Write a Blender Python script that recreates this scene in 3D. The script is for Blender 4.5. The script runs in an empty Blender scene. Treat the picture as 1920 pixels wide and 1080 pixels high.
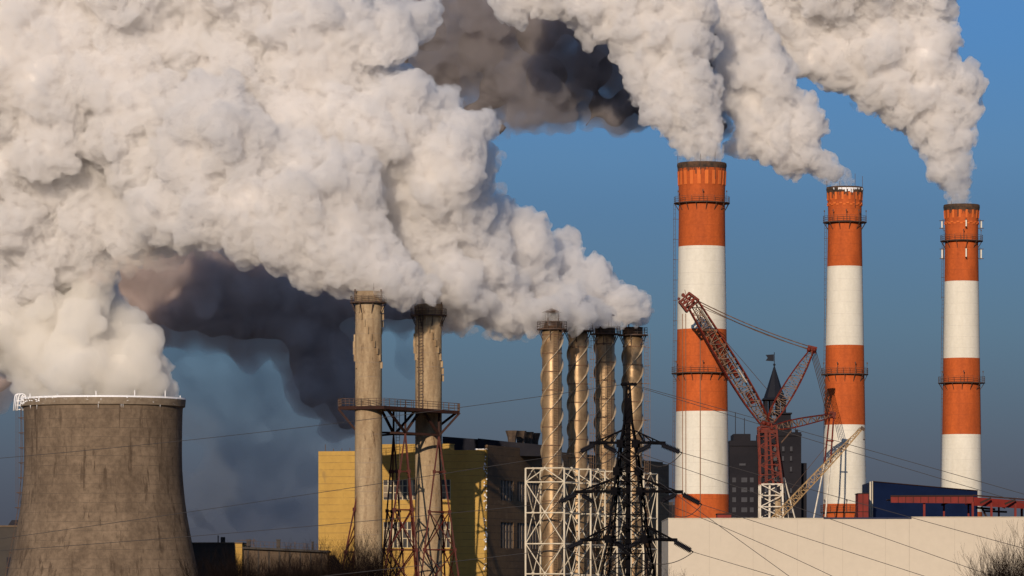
import bpy, math, random, time
import numpy as np
from mathutils import Vector, Matrix, noise

T0 = time.time()
random.seed(7)
S = bpy.context.scene
COL = S.collection
R = math.radians

# ------------------------------------------------------------------ camera
F = 9000.0          # focal length in pixels of the 1920 wide photograph
YH = 1110.0         # row of the horizon
CH = 12.0           # camera height


def P(px, py, D):
    """a point that the camera sees at pixel (px, py) of the photograph at distance D"""
    return Vector(((px - 960.0) / F * D, D, CH + (YH - py) / F * D))


def M(px, D):
    return px / F * D


cd = bpy.data.cameras.new('camera')
cam = bpy.data.objects.new('camera', cd)
COL.objects.link(cam)
cam.location = (0, 0, CH)
cam.rotation_euler = (R(90), 0, 0)
cd.sensor_width = 36.0
cd.lens = F / 1920.0 * 36.0
cd.shift_y = (YH - 540.0) / 1920.0
cd.clip_start = 1.0
cd.clip_end = 30000.0
S.camera = cam

# ------------------------------------------------------------------ light
SUN_AZ, SUN_EL = R(12.0), R(16.0)   # azimuth to the left of straight behind the camera
to_sun = Vector((-math.sin(SUN_AZ) * math.cos(SUN_EL), -math.cos(SUN_AZ) * math.cos(SUN_EL), math.sin(SUN_EL)))
sl = bpy.data.lights.new('sun', 'SUN')
sl.energy = 3.9
sl.angle = R(0.5)
sl.color = (1.0, 0.83, 0.64)
sun = bpy.data.objects.new('sun', sl)
COL.objects.link(sun)
sun.rotation_euler = to_sun.to_track_quat('Z', 'Y').to_euler()
sun.location = (-200, -200, 300)

W = bpy.data.worlds.new('World')
S.world = W
W.use_nodes = True
wn, wl = W.node_tree.nodes, W.node_tree.links
bg = wn['Background']
sky = wn.new('ShaderNodeTexSky')
sky.sky_type = 'NISHITA'
sky.sun_disc = False
sky.sun_elevation = SUN_EL
sky.sun_rotation = math.atan2(to_sun.x, to_sun.y)
sky.altitude = 200
sky.air_density = 1.2
sky.dust_density = 0.4
sky.ozone_density = 3.0
# the smog layer over the city dims and dulls the lowest degrees of the sky
tc = wn.new('ShaderNodeTexCoord')
sx = wn.new('ShaderNodeSeparateXYZ')
wl.new(tc.outputs['Generated'], sx.inputs[0])
rp = wn.new('ShaderNodeValToRGB')
wl.new(sx.outputs['Z'], rp.inputs[0])
SKYRAMP = [(0.0, (0.075, 0.09, 0.20)), (0.0167, (0.082, 0.101, 0.223)), (0.0278, (0.098, 0.124, 0.258)), (0.0555, (0.125, 0.189, 0.35)),
           (0.0798, (0.137, 0.221, 0.42)), (0.0909, (0.157, 0.255, 0.47)), (0.1155, (0.156, 0.287, 0.551)), (0.3, (0.42, 0.50, 0.66)), (0.65, (0.86, 0.80, 0.78))]
e = rp.color_ramp.elements
while len(e) < len(SKYRAMP):
    e.new(0.5)
for el, (p, c) in zip(e, SKYRAMP):
    el.position = p
    el.color = (*c, 1)
mx = wn.new('ShaderNodeMix')
mx.data_type = 'RGBA'
mx.blend_type = 'MULTIPLY'
mx.inputs['Factor'].default_value = 1.0
wl.new(sky.outputs[0], mx.inputs['A'])
wl.new(rp.outputs[0], mx.inputs['B'])
wl.new(mx.outputs['Result'], bg.inputs['Color'])
bg.inputs['Strength'].default_value = 0.13

S.view_settings.view_transform = 'Standard'
S.view_settings.look = 'None'
S.view_settings.exposure = 0.0
S.view_settings.gamma = 1.0
cy = S.cycles
cy.use_denoising = True
cy.max_bounces = 16
cy.diffuse_bounces = 4
cy.glossy_bounces = 2
cy.transmission_bounces = 2
cy.volume_bounces = 14
cy.transparent_max_bounces = 12
cy.volume_step_rate = 1.0
cy.volume_max_steps = 400
cy.sample_clamp_indirect = 6.0
cy.use_adaptive_sampling = True
cy.adaptive_threshold = 0.02
cy.caustics_reflective = False
cy.caustics_refractive = False


# ------------------------------------------------------------------ materials
def new_mat(name):
    m = bpy.data.materials.new(name)
    m.use_nodes = True
    nt = m.node_tree
    return m, nt.nodes, nt.links, nt.nodes['Principled BSDF']


def pmat(name, c1, c2=None, sc=(0.5, 0.5, 0.5), rough=0.85, metal=0.0, bump=0.0, spots=None, spot_sc=(1, 1, 1),
         spot_at=0.6, fine=0.0, fine_sc=8.0, detail=6.0, lines=None, spec=0.2):
    """c1..c2 over a stretched noise; spots = a third colour with its own noise; fine = small value speckle; lines = (dz, colour, width)"""
    m, n, l, b = new_mat(name)
    b.inputs['Roughness'].default_value = rough
    b.inputs['Metallic'].default_value = metal
    b.inputs['Specular IOR Level'].default_value = spec
    b.inputs['Base Color'].default_value = (*c1, 1)
    if c2 is None and not spots and not lines:
        return m
    t = n.new('ShaderNodeTexCoord')

    def nz(scale, det=detail, rgh=0.6):
        mp = n.new('ShaderNodeMapping')
        mp.inputs['Scale'].default_value = scale
        l.new(t.outputs['Object'], mp.inputs[0])
        x = n.new('ShaderNodeTexNoise')
        x.inputs['Scale'].default_value = 1.0
        x.inputs['Detail'].default_value = det
        x.inputs['Roughness'].default_value = rgh
        l.new(mp.outputs[0], x.inputs['Vector'])
        return x.outputs['Fac']

    def ramp(f, a, bb):
        r = n.new('ShaderNodeMapRange')
        r.inputs['From Min'].default_value = a
        r.inputs['From Max'].default_value = bb
        l.new(f, r.inputs['Value'])
        return r.outputs['Result']

    def mix(f, A, B, mode='MIX'):
        x = n.new('ShaderNodeMix')
        x.data_type = 'RGBA'
        x.blend_type = mode
        if isinstance(f, float):
            x.inputs['Factor'].default_value = f
        else:
            l.new(f, x.inputs['Factor'])
        for k, v in (('A', A), ('B', B)):
            if isinstance(v, tuple):
                x.inputs[k].default_value = (*v, 1)
            else:
                l.new(v, x.inputs[k])
        return x.outputs['Result']
    f0 = nz(sc)
    c = mix(ramp(f0, 0.36, 0.64), c1, c2 or c1)
    if spots:
        c = mix(ramp(nz(spot_sc, 8.0, 0.65), spot_at, spot_at + 0.08), c, spots)
    if fine:
        f2 = nz((fine_sc,) * 3, 4.0, 0.7)
        g = 1 - fine
        v = ramp(f2, 0.3, 0.7)
        c = mix(v, c, mix(1.0, c, (g, g, g), 'MULTIPLY'))
    if lines:
        dz, lc, w = lines
        s2 = n.new('ShaderNodeSeparateXYZ')
        l.new(t.outputs['Object'], s2.inputs[0])
        mm = n.new('ShaderNodeMath')
        mm.operation = 'PINGPONG'
        mm.inputs[1].default_value = dz / 2
        l.new(s2.outputs['Z'], mm.inputs[0])
        lt = n.new('ShaderNodeMath')
        lt.operation = 'LESS_THAN'
        lt.inputs[1].default_value = w
        l.new(mm.outputs[0], lt.inputs[0])
        br = n.new('ShaderNodeMath')
        br.operation = 'MULTIPLY'
        l.new(lt.outputs[0], br.inputs[0])
        l.new(ramp(nz((0.6, 0.6, 0.3), 3.0), 0.3, 0.6), br.inputs[1])
        c = mix(br.outputs[0], c, lc)
    l.new(c, b.inputs['Base Color'])
    if bump:
        bp = n.new('ShaderNodeBump')
        bp.inputs['Strength'].default_value = bump
        bp.inputs['Distance'].default_value = 0.1
        l.new(nz((fine_sc * 0.5,) * 3, 5.0), bp.inputs['Height'])
        l.new(bp.outputs[0], b.inputs['Normal'])
    return m


# ------------------------------------------------------------------ mesh helpers
class MB:
    def __init__(self):
        self.v, self.f, self.s, self.m = [], [], [], []

    def face(self, idx, smooth=False, mi=0):
        self.f.append(tuple(idx))
        self.s.append(smooth)
        self.m.append(mi)

    def hexa(self, pts, mi=0):
        """8 points: bottom ring 0-3, top ring 4-7"""
        b = len(self.v)
        self.v += [tuple(p) for p in pts]
        for q in ((3, 2, 1, 0), (4, 5, 6, 7), (0, 1, 5, 4), (1, 2, 6, 5), (2, 3, 7, 6), (3, 0, 4, 7)):
            self.face([b + i for i in q], False, mi)
        return self

    def box(self, a, b, mi=0):
        x0, y0, z0 = a
        x1, y1, z1 = b
        return self.hexa([(x0, y0, z0), (x1, y0, z0), (x1, y1, z0), (x0, y1, z0),
                          (x0, y0, z1), (x1, y0, z1), (x1, y1, z1), (x0, y1, z1)], mi)

    def beam(self, p, q, w, h=None, mi=0, up=None):
        p, q = Vector(p), Vector(q)
        d = (q - p)
        if d.length < 1e-6:
            return self
        d.normalize()
        u = up or (Vector((0, 0, 1)) if abs(d.z) < 0.95 else Vector((0, 1, 0)))
        s = d.cross(u).normalized() * (w / 2)
        t = s.cross(d).normalized() * ((h or w) / 2)
        return self.hexa([p - s - t, p + s - t, p + s + t, p - s + t, q - s - t, q + s - t, q + s + t, q - s + t], mi)

    def tube(self, pts, r, n=8, mi=0, cap=True):
        pts = [Vector(p) for p in pts]
        rs = r if isinstance(r, (list, tuple)) else [r] * len(pts)
        base = len(self.v)
        prev = None
        for i, p in enumerate(pts):
            d = (pts[min(i + 1, len(pts) - 1)] - pts[max(i - 1, 0)]).normalized()
            a = prev if prev and abs(prev.dot(d)) < 0.9 else (Vector((0, 0, 1)) if abs(d.z) < 0.9 else Vector((0, 1, 0)))
            s = d.cross(a).normalized()
            t = s.cross(d)
            prev = a
            for k in range(n):
                an = 2 * math.pi * k / n
                self.v.append(tuple(p + (s * math.cos(an) + t * math.sin(an)) * rs[i]))
        for i in range(len(pts) - 1):
            for k in range(n):
                a, b = base + i * n + k, base + i * n + (k + 1) % n
                self.face((a, b, b + n, a + n), n > 5, mi)
        if cap:
            self.face([base + k for k in range(n)][::-1], False, mi)
            self.face([base + (len(pts) - 1) * n + k for k in range(n)], False, mi)
        return self

    def lathe(self, c, prof, n=96, mis=None, smooth=True, close=False):
        """prof: list of (z, r) absolute z; c = (x, y)"""
        base = len(self.v)
        for z, r in prof:
            for k in range(n):
                a = 2 * math.pi * k / n
                self.v.append((c[0] + r * math.cos(a), c[1] + r * math.sin(a), z))
        for i in range(len(prof) - 1 + (1 if close else 0)):
            j = (i + 1) % len(prof)
            for k in range(n):
                k2 = (k + 1) % n
                self.face((base + i * n + k, base + i * n + k2, base + j * n + k2, base + j * n + k), smooth,
                          mis[i] if mis else 0)
        return self

    def ball(self, c, r, n=8, mi=0, sq=1.0):
        prof = [(c[2] + r * sq * math.sin(a), max(r * math.cos(a), 0.001)) for a in
                [-math.pi / 2 + math.pi * i / (n // 2) for i in range(n // 2 + 1)]]
        return self.lathe((c[0], c[1]), prof, n, [mi] * len(prof))

    def build(self, name, mats, parent=None, label=None):
        me = bpy.data.meshes.new(name)
        off = parent_world(parent) if parent else Vector((0, 0, 0))
        vs = [(v[0] - off.x, v[1] - off.y, v[2] - off.z) for v in self.v]
        me.from_pydata(vs, [], self.f)
        me.polygons.foreach_set('use_smooth', self.s)
        if not isinstance(mats, (list, tuple)):
            mats = [mats]
        for m in mats:
            me.materials.append(m)
        if len(mats) > 1:
            me.polygons.foreach_set('material_index', self.m)
        me.update()
        o = bpy.data.objects.new(name, me)
        COL.objects.link(o)
        if parent:
            o.parent = parent
        if label:
            o['label'] = label
        return o


def parent_world(o):
    v = Vector((0, 0, 0))
    while o:
        v += o.location
        o = o.parent
    return v


def tag(o, label, cat, group=None):
    o['label'] = label
    o['category'] = cat
    if group:
        o['group'] = group
    return o


def thing(name, label, cat, loc, group=None):
    o = bpy.data.objects.new(name, None)
    COL.objects.link(o)
    o.location = loc
    return tag(o, label, cat, group)


def shift_copy(o, parent, d):
    c = o.copy()
    COL.objects.link(c)
    c.parent = parent
    c.location = Vector(o.location) + d
    return c

# ------------------------------------------------------------------ palette
m_white_paint = pmat('white chimney paint', (0.75, 0.71, 0.62), (0.65, 0.61, 0.52), (0.25, 0.25, 0.05), 0.8, spots=(0.50, 0.44, 0.36),
                     spot_sc=(1.6, 1.6, 0.12), spot_at=0.64, fine=0.10, fine_sc=1.5, lines=(2.9, (0.55, 0.51, 0.45), 0.05), bump=0.25)
m_orange = pmat('orange chimney paint', (0.58, 0.120, 0.026), (0.41, 0.082, 0.019), (0.3, 0.3, 0.06), 0.8, spots=(0.36, 0.085, 0.03),
                spot_sc=(1.6, 1.6, 0.14), spot_at=0.62, fine=0.25, fine_sc=1.5, lines=(2.9, (0.32, 0.07, 0.02), 0.05), bump=0.25)
m_orange_bar = pmat('bright orange pilaster paint', (0.68, 0.165, 0.035), (0.58, 0.13, 0.03), (0.6, 0.6, 0.2), 0.8)
m_soot = pmat('soot crusted rim', (0.045, 0.035, 0.03), (0.13, 0.07, 0.04), (1, 1, 0.8), 0.95, fine=0.3, fine_sc=3)
m_sootrun = pmat('soot run', (0.20, 0.06, 0.025), (0.09, 0.04, 0.025), (1, 1, 0.5), 0.9)
m_inner = pmat('chimney lining', (0.05, 0.045, 0.04), rough=0.95)
m_steel_dark = pmat('dark rusty steel', (0.055, 0.042, 0.038), (0.10, 0.055, 0.035), (2, 2, 2), 0.7)
m_concrete = pmat('weathered concrete stack', (0.47, 0.35, 0.215), (0.28, 0.19, 0.11), (0.7, 0.7, 0.14), 0.9, spots=(0.12, 0.07, 0.04),
                  spot_sc=(1.3, 1.3, 0.3), spot_at=0.60, fine=0.28, fine_sc=2.5, lines=(2.4, (0.26, 0.20, 0.15), 0.04), bump=0.4)
m_concrete_dk = pmat('stained concrete rim', (0.35, 0.26, 0.17), (0.22, 0.15, 0.09), (0.8, 0.8, 0.3), 0.9, fine=0.3, fine_sc=3)
m_tower = pmat('cooling tower concrete', (0.150, 0.107, 0.074), (0.245, 0.178, 0.123), (0.24, 0.24, 0.14), 0.95, spots=(0.105, 0.073, 0.050),
               spot_sc=(0.8, 0.8, 0.11), spot_at=0.56, fine=0.42, fine_sc=1.1, detail=9, lines=(1.6, (0.10, 0.075, 0.056), 0.045), bump=0.6)
m_tower_rim = pmat('cooling tower rim concrete', (0.20, 0.15, 0.105), (0.28, 0.22, 0.16), (0.6, 0.6, 1.2), 0.9, spots=(0.8, 0.8, 0.8),
                   spot_sc=(0.7, 0.7, 1.6), spot_at=0.62, fine=0.25, fine_sc=2)
m_snow = pmat('frost', (0.86, 0.86, 0.88), (0.75, 0.75, 0.78), (2, 2, 2), 0.7, bump=0.5)
m_metal = pmat('weathered aluminium cladding', (0.44, 0.30, 0.17), (0.24, 0.155, 0.085), (0.5, 0.5, 0.3), 0.42, 0.5, spots=(0.15, 0.06, 0.03),
               spot_sc=(0.9, 0.9, 0.4), spot_at=0.66, fine=0.2, fine_sc=3, bump=0.15)
m_fin = pmat('bright strake metal', (0.50, 0.41, 0.30), (0.30, 0.22, 0.14), (0.5, 0.5, 0.5), 0.3, 0.2, spec=0.8)
m_band = pmat('rusty flange', (0.12, 0.07, 0.045), (0.2, 0.12, 0.07), (3, 3, 3), 0.8)
m_rust = pmat('red oxide steel', (0.092, 0.013, 0.007), (0.055, 0.011, 0.007), (0.7, 0.7, 0.7), 0.65, fine=0.25, fine_sc=3)
m_deck = pmat('rusted deck steel', (0.040, 0.015, 0.010), (0.028, 0.013, 0.010), (0.8, 0.8, 0.8), 0.75)
m_frame = pmat('white galvanised tube', (0.70, 0.62, 0.48), (0.56, 0.48, 0.36), (1, 1, 0.3), 0.5, fine=0.15, fine_sc=3)
m_black = pmat('black pylon steel', (0.0045, 0.0045, 0.006), (0.008, 0.007, 0.008), (2, 2, 2), 0.9, spec=0.0)
m_insul = pmat('dark glazed insulator', (0.008, 0.008, 0.012), rough=0.6, spec=0.05)
m_wire = pmat('cable steel', (0.05, 0.045, 0.045), rough=0.6)
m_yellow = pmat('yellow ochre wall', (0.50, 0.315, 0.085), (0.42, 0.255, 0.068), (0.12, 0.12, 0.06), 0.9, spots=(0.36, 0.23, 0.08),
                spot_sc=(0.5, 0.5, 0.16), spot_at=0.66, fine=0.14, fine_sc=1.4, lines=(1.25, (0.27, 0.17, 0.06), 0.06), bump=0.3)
m_shade_wall = pmat('shade-darkened side wall', (0.22, 0.135, 0.07), (0.12, 0.075, 0.045), (0.06, 0.06, 0.10), 0.9, spots=(0.26, 0.17, 0.10),
                   spot_sc=(0.1, 0.1, 0.5), spot_at=0.60, fine=0.2, fine_sc=1.2, lines=(1.25, (0.07, 0.05, 0.035), 0.05))  # the side wall's shade is put into this darker, browner colour
m_roofdark = pmat('dark roofing', (0.016, 0.017, 0.026), (0.028, 0.026, 0.032), (0.2, 0.2, 0.2), 0.85)
m_glass_dk = pmat('dirty window glass', (0.028, 0.028, 0.034), (0.055, 0.05, 0.05), (1.3, 1.3, 0.9), 0.35)
m_mullion = pmat('window bar paint', (0.50, 0.42, 0.28), rough=0.7)
m_mullion_dk = pmat('old window bar paint', (0.22, 0.17, 0.13), rough=0.8)
m_pale = pmat('pale cream cladding', (0.58, 0.505, 0.405), (0.55, 0.475, 0.38), (0.05, 0.05, 0.12), 0.75, spots=(0.47, 0.41, 0.335),
              spot_sc=(0.9, 0.9, 0.05), spot_at=0.60, fine=0.06, fine_sc=1)
m_joint = pmat('panel joint', (0.36, 0.31, 0.26), rough=0.8)
m_navy = pmat('navy blue cladding', (0.007, 0.016, 0.056), (0.005, 0.012, 0.044), (0.15, 0.15, 0.4), 0.55, fine=0.1, fine_sc=1)
m_redsteel = pmat('dark red painted steel', (0.20, 0.018, 0.012), (0.14, 0.014, 0.010), (0.6, 0.6, 0.6), 0.6, fine=0.15, fine_sc=2)
m_crane_red = pmat('faded crane red', (0.19, 0.020, 0.008), (0.09, 0.017, 0.010), (0.9, 0.9, 0.9), 0.6, fine=0.3, fine_sc=3)
m_crane_grey = pmat('bare crane lattice', (0.20, 0.125, 0.08), (0.10, 0.055, 0.04), (0.9, 0.9, 0.9), 0.6)
m_crane_white = pmat('white crane lattice', (0.68, 0.62, 0.52), (0.5, 0.44, 0.36), (1, 1, 1), 0.6)
m_crane_yellow = pmat('yellow crane lattice', (0.42, 0.27, 0.12), (0.28, 0.18, 0.09), (1, 1, 1), 0.6)
m_castle = pmat('shade-darkened brick facade', (0.018, 0.016, 0.020), (0.013, 0.012, 0.016), (0.05, 0.05, 0.1), 0.9, fine=0.15, fine_sc=0.6)  # plume shade over the tower is put into the low brick colour
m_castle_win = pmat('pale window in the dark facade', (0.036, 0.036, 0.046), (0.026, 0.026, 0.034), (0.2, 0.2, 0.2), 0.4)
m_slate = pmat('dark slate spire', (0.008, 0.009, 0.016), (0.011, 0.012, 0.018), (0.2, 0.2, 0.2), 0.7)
m_bark = pmat('dark bare bark', (0.008, 0.006, 0.006), (0.018, 0.012, 0.010), (1, 1, 0.4), 0.95, spec=0.0)
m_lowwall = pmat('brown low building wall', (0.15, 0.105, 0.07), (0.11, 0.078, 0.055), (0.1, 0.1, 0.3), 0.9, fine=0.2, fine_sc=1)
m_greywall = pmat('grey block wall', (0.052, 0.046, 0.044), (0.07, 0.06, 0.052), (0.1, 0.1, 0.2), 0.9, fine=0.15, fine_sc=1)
m_ground = pmat('frozen ground', (0.10, 0.085, 0.07), (0.16, 0.14, 0.12), (0.02, 0.02, 0.02), 0.95, spots=(0.45, 0.45, 0.47),
                spot_sc=(0.03, 0.03, 0.03), spot_at=0.6)

# ------------------------------------------------------------------ ground
g = MB()
g.v = [(-9000, -600, 0), (9000, -600, 0), (9000, 16000, 0), (-9000, 16000, 0)]
g.face((0, 1, 2, 3))
gr = g.build('ground', m_ground)
gr['kind'] = 'structure'
gr['label'] = 'dark frozen ground of the industrial site'
gr['category'] = 'ground'


def ring_rail(mb, c, r, z, h, n_post, t=0.07, rails=3, a0=0.0):
    for i in range(n_post):
        a = a0 + 2 * math.pi * i / n_post
        p = Vector((c[0] + r * math.cos(a), c[1] + r * math.sin(a), z))
        mb.beam(p, p + Vector((0, 0, h)), t)
    for k in range(1, rails + 1):
        zz = z + h * k / rails
        N = 40
        pts = [(c[0] + r * math.cos(2 * math.pi * i / N), c[1] + r * math.sin(2 * math.pi * i / N), zz) for i in range(N + 1)]
        for a, b in zip(pts, pts[1:]):
            mb.beam(a, b, t * 0.8)


def ladder(mb, p, q, w, rung=0.45, t=0.07, cage=False, side=Vector((1, 0, 0)), out=Vector((0, -1, 0))):
    p, q = Vector(p), Vector(q)
    s = side * (w / 2)
    mb.beam(p - s, q - s, t)
    mb.beam(p + s, q + s, t)
    L = (q - p).length
    d = (q - p) / L
    n = int(L / rung)
    for i in range(n):
        c = p + d * (i + 0.5) * L / n
        mb.beam(c - s, c + s, t * 0.6)
    if cage:
        for k in range(-1, 2):
            o2 = out * (w * 1.3) + side * (w * 0.6 * k)
            mb.beam(p + o2, q + o2, t * 0.7)
        for i in range(int(L / 3.2) + 1):
            c = p + d * min(i * 3.2, L)
            mb.beam(c - s, c + out * w * 1.3 - s, t)
            mb.beam(c + s, c + out * w * 1.3 + s, t)
            mb.beam(c + out * w * 1.3 - s, c + out * w * 1.3 + s, t)


def gallery(root, c, r_in, r_out, z, zr, n_br, mat, posts=22, lamps=0):
    """walkway ring: deck > railing; brackets below"""
    d = MB().lathe(c, [(z - 0.16, r_in - 0.2), (z - 0.16, r_out), (z + 0.04, r_out), (z + 0.04, r_in - 0.2)], 64, smooth=False)
    deck = d.build('gallery', mat, root)
    rl = MB()
    ring_rail(rl, c, r_out - 0.08, z + 0.04, zr, posts, 0.075)
    rl.build('railing', mat, deck)
    for k in range(lamps):
        a = -math.pi / 2 + (k - (lamps - 1) / 2) * 2 * math.pi / lamps * 0.5 + 0.0
        p = Vector((c[0] + (r_out) * math.cos(a), c[1] + (r_out) * math.sin(a), z))
        lm = MB().beam(p, p + Vector((0, 0, zr * 1.7)), 0.09)
        lm.box((p.x - 0.13, p.y - 0.13, z + zr * 1.7), (p.x + 0.13, p.y + 0.13, z + zr * 1.7 + 0.4))
        lm.build('warning_lamp', mat, deck)
    for i in range(n_br):
        a = 2 * math.pi * (i + 0.35) / n_br
        ca, sa = math.cos(a), math.sin(a)
        b = MB()
        b.beam((c[0] + ca * (r_in - 0.1), c[1] + sa * (r_in - 0.1), z - 2.1), (c[0] + ca * (r_out - 0.15), c[1] + sa * (r_out - 0.15), z - 0.17), 0.13)
        b.build('bracket', mat, deck)
    return deck


def striped_chimney(label, cx, D, prof, bands, gals, rods, topn, style, lad_x):
    """prof: (py, r_px) top down; bands: rows where the paint changes"""
    c0 = P(cx, YH, D)
    c = (c0.x, c0.y)
    Z = lambda py: P(cx, py, D).z
    root = thing('striped_chimney', label, 'chimney', (c[0], c[1], 0), 'red and white striped chimneys')
    rr = lambda py: float(np.interp(py, [p[0] for p in prof], [p[1] for p in prof]))
    ytop = prof[0][0]
    rows = [ytop + k * 4 for k in range(0, 30)] + list(bands)
    rows += [y for y in range(int(ytop) + 120, 1100, 30)]
    rows = sorted(set(rows))
    pts, mis = [], []
    for y in rows:
        pts.append((Z(y), M(rr(y), D)))
    pts.append((0.0, M(rr(1100) * 1.12, D)))
    for y in rows:
        k = sum(1 for b in bands if b <= y)
        mis.append(0 if k % 2 == 0 else 1)
    mb = MB()
    # lathe expects outward normals: build bottom up
    pts2 = pts[::-1]
    mis2 = mis[::-1]
    mb.lathe(c, pts2, 128, mis2[:len(pts2) - 1])
    mb.build('shaft', [m_orange, m_white_paint], root)
    # sooty lip and inner lining
    rt = M(rr(ytop), D)
    lip = MB().lathe(c, [(Z(ytop + 10), rt + 0.03), (Z(ytop + 4), rt + 0.16), (Z(ytop), rt + 0.10), (Z(ytop) + 0.15, rt - 0.1), (Z(ytop), rt - 0.6),
                         (Z(ytop + 60), rt - 0.9)], 96, [0, 0, 0, 1, 1, 1], smooth=False)
    lip.build('rim', [m_soot, m_inner], root)
    # soot runs below the lip
    sr = random.Random(int(cx))
    so = MB()
    for i in range(120):
        a = sr.uniform(0, 2 * math.pi)
        L = sr.uniform(1, 9) * (1.6 if sr.random() < 0.2 else 1)
        w = sr.uniform(0.12, 0.45)
        q = []
        for y in (ytop + 9, ytop + 9 + L):
            r_ = M(rr(y), D) + 0.012
            q.append(Vector((c[0] + r_ * math.cos(a), c[1] + r_ * math.sin(a), Z(y))))
        so.beam(q[1], q[0], w, 0.03, up=Vector((math.cos(a), math.sin(a), 0)))
    so.build('soot_streak', m_sootrun, root)
    # pilasters round the head
    n = topn
    for i in range(n):
        a = 2 * math.pi * (i + 0.5) / n
        ca, sa = math.cos(a), math.sin(a)
        y0, y1 = style['bars']
        w = style['w']
        pr = MB()
        r0, r1 = M(rr(y0), D), M(rr(y1), D)
        t = Vector((-sa, ca, 0)) * w / 2
        o1 = Vector((ca, sa, 0))
        B = Vector((c[0], c[1], 0))
        b0, b1 = B + o1 * (r1 - 0.1) + Vector((0, 0, Z(y1))), B + o1 * (r0 - 0.1) + Vector((0, 0, Z(y0)))
        f0, f1 = b0 + o1 * 0.22, b1 + o1 * 0.22
        pr.hexa([b0 - t, f0 - t, f0 + t, b0 + t, b1 - t, f1 - t, f1 + t, b1 + t])
        pr.build('pilaster', m_orange_bar, root)
    if style.get('dentil'):
        y0, y1 = style['dentil']
        dn = MB()
        for i in range(n * 2):
            a = 2 * math.pi * (i + 0.5) / (n * 2)
            ca, sa = math.cos(a), math.sin(a)
            r = M(rr(y0), D)
            o1 = Vector((ca, sa, 0))
            t = Vector((-sa, ca, 0)) * M(2.6, D)
            B = Vector((c[0], c[1], 0)) + o1 * (r - 0.1)
            dy = 2.5 if i % 2 else 0
            za, zb = Z(y1 + dy), Z(y0 + dy)
            dn.hexa([B - t + Vector((0, 0, za)), B - t + o1 * 0.25 + Vector((0, 0, za)), B + t + o1 * 0.25 + Vector((0, 0, za)), B + t + Vector((0, 0, za)),
                     B - t + Vector((0, 0, zb)), B - t + o1 * 0.25 + Vector((0, 0, zb)), B + t + o1 * 0.25 + Vector((0, 0, zb)), B + t + Vector((0, 0, zb))])
        dn.build('dentil_course', m_orange_bar, root)
    for (yg, ro, hr, nb, lamps) in gals:
        gallery(root, c, M(rr(yg), D), M(ro, D), Z(yg), M(hr, D), nb, m_steel_dark, lamps=lamps)
    for (a, h) in rods:
        an = R(a)
        p = Vector((c[0] + (rt + 0.1) * math.cos(an), c[1] + (rt + 0.1) * math.sin(an), Z(ytop + 26 * h)))
        MB().beam(p, (p.x, p.y, Z(ytop - 16 * h)), 0.10).build('lightning_rod', m_steel_dark, root)
    # ladder on the left flank
    ld = MB()
    yl0 = gals[0][0]
    for ya, yb in ((yl0, 560), (560, 700), (700, 1100)):
        pa = P(lad_x + (-1 if ya < 600 else -2), ya, D)
        pb = P(lad_x + (-2 if yb < 600 else -3) - (2 if yb > 1000 else 0), yb, D)
        ladder(ld, (pb.x, D, pb.z), (pa.x, D, pa.z), 0.55, 1.0, 0.09, False, Vector((0.75, -0.66, 0)))
    for y in range(int(yl0) + 30, 1090, 38):
        p = P(lad_x - 2, y, D)
        ld.beam((p.x - 0.3, D, p.z), (c[0] - M(rr(y), D) + 0.2, D, p.z), 0.1)
    ld.build('ladder', m_steel_dark, root)
    return root, c, Z, rr


ch1 = striped_chimney('tallest and widest red and white striped chimney, behind the crane boom', 1316, 1175,
                      [(307, 45.4), (330, 45.0), (352, 43.7), (375, 43.2), (463, 44.0), (580, 45.8), (618, 46.3), (772, 48.6), (927, 50.4), (1100, 53)],
                      [463, 618, 772, 927], [(381, 52.5, 11, 16, 3), (700, 57, 11, 18, 3)], [(190, 1.0), (265, 0.9), (300, 1.2)], 20,
                      {'bars': (322, 348), 'w': 0.85}, 1266)
ch2 = striped_chimney('middle striped chimney with white frost on its sooty lip, behind the crane struts', 1584, 1197,
                      [(352, 33.6), (370, 33.0), (388, 31.6), (412, 31.4), (500, 33.0), (648, 35.8), (797, 38.3), (945, 40.5), (1100, 43)],
                      [500, 648, 797, 945], [(417, 41, 11, 12, 5), (702, 44, 11, 14, 4), (960, 46, 12, 14, 3)], [(188, 0.8), (250, 0.6), (300, 1.5), (340, 1.3)], 16,
                      {'bars': (362, 376), 'w': 0.55, 'dentil': (381, 384)}, 1549)
ch3 = striped_chimney('rightmost striped chimney with small white antennas fixed round its head', 1803, 1250,
                      [(385, 33.0), (400, 32.5), (420, 31.2), (450, 31.0), (528, 32.0), (672, 34.2), (815, 36.4), (925, 38.0), (1100, 41)],
                      [528, 672, 815, 960], [(452, 40, 10, 12, 3), (718, 44, 11, 14, 3)], [(230, 0.4)], 16,
                      {'bars': (395, 410), 'w': 0.5, 'dentil': (416, 419)}, 1769)
# rope shadows on the tallest chimney, put in as thin dark strips
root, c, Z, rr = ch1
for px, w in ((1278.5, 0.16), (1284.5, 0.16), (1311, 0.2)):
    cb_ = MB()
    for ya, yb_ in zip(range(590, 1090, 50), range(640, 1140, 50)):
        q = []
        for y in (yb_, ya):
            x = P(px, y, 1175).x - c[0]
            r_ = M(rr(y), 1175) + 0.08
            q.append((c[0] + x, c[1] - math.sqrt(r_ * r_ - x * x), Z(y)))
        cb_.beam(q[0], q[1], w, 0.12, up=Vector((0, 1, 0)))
    cb_.build('shadow_strip', pmat('conduit paint', (0.20, 0.10, 0.06), rough=0.8), root)
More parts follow.
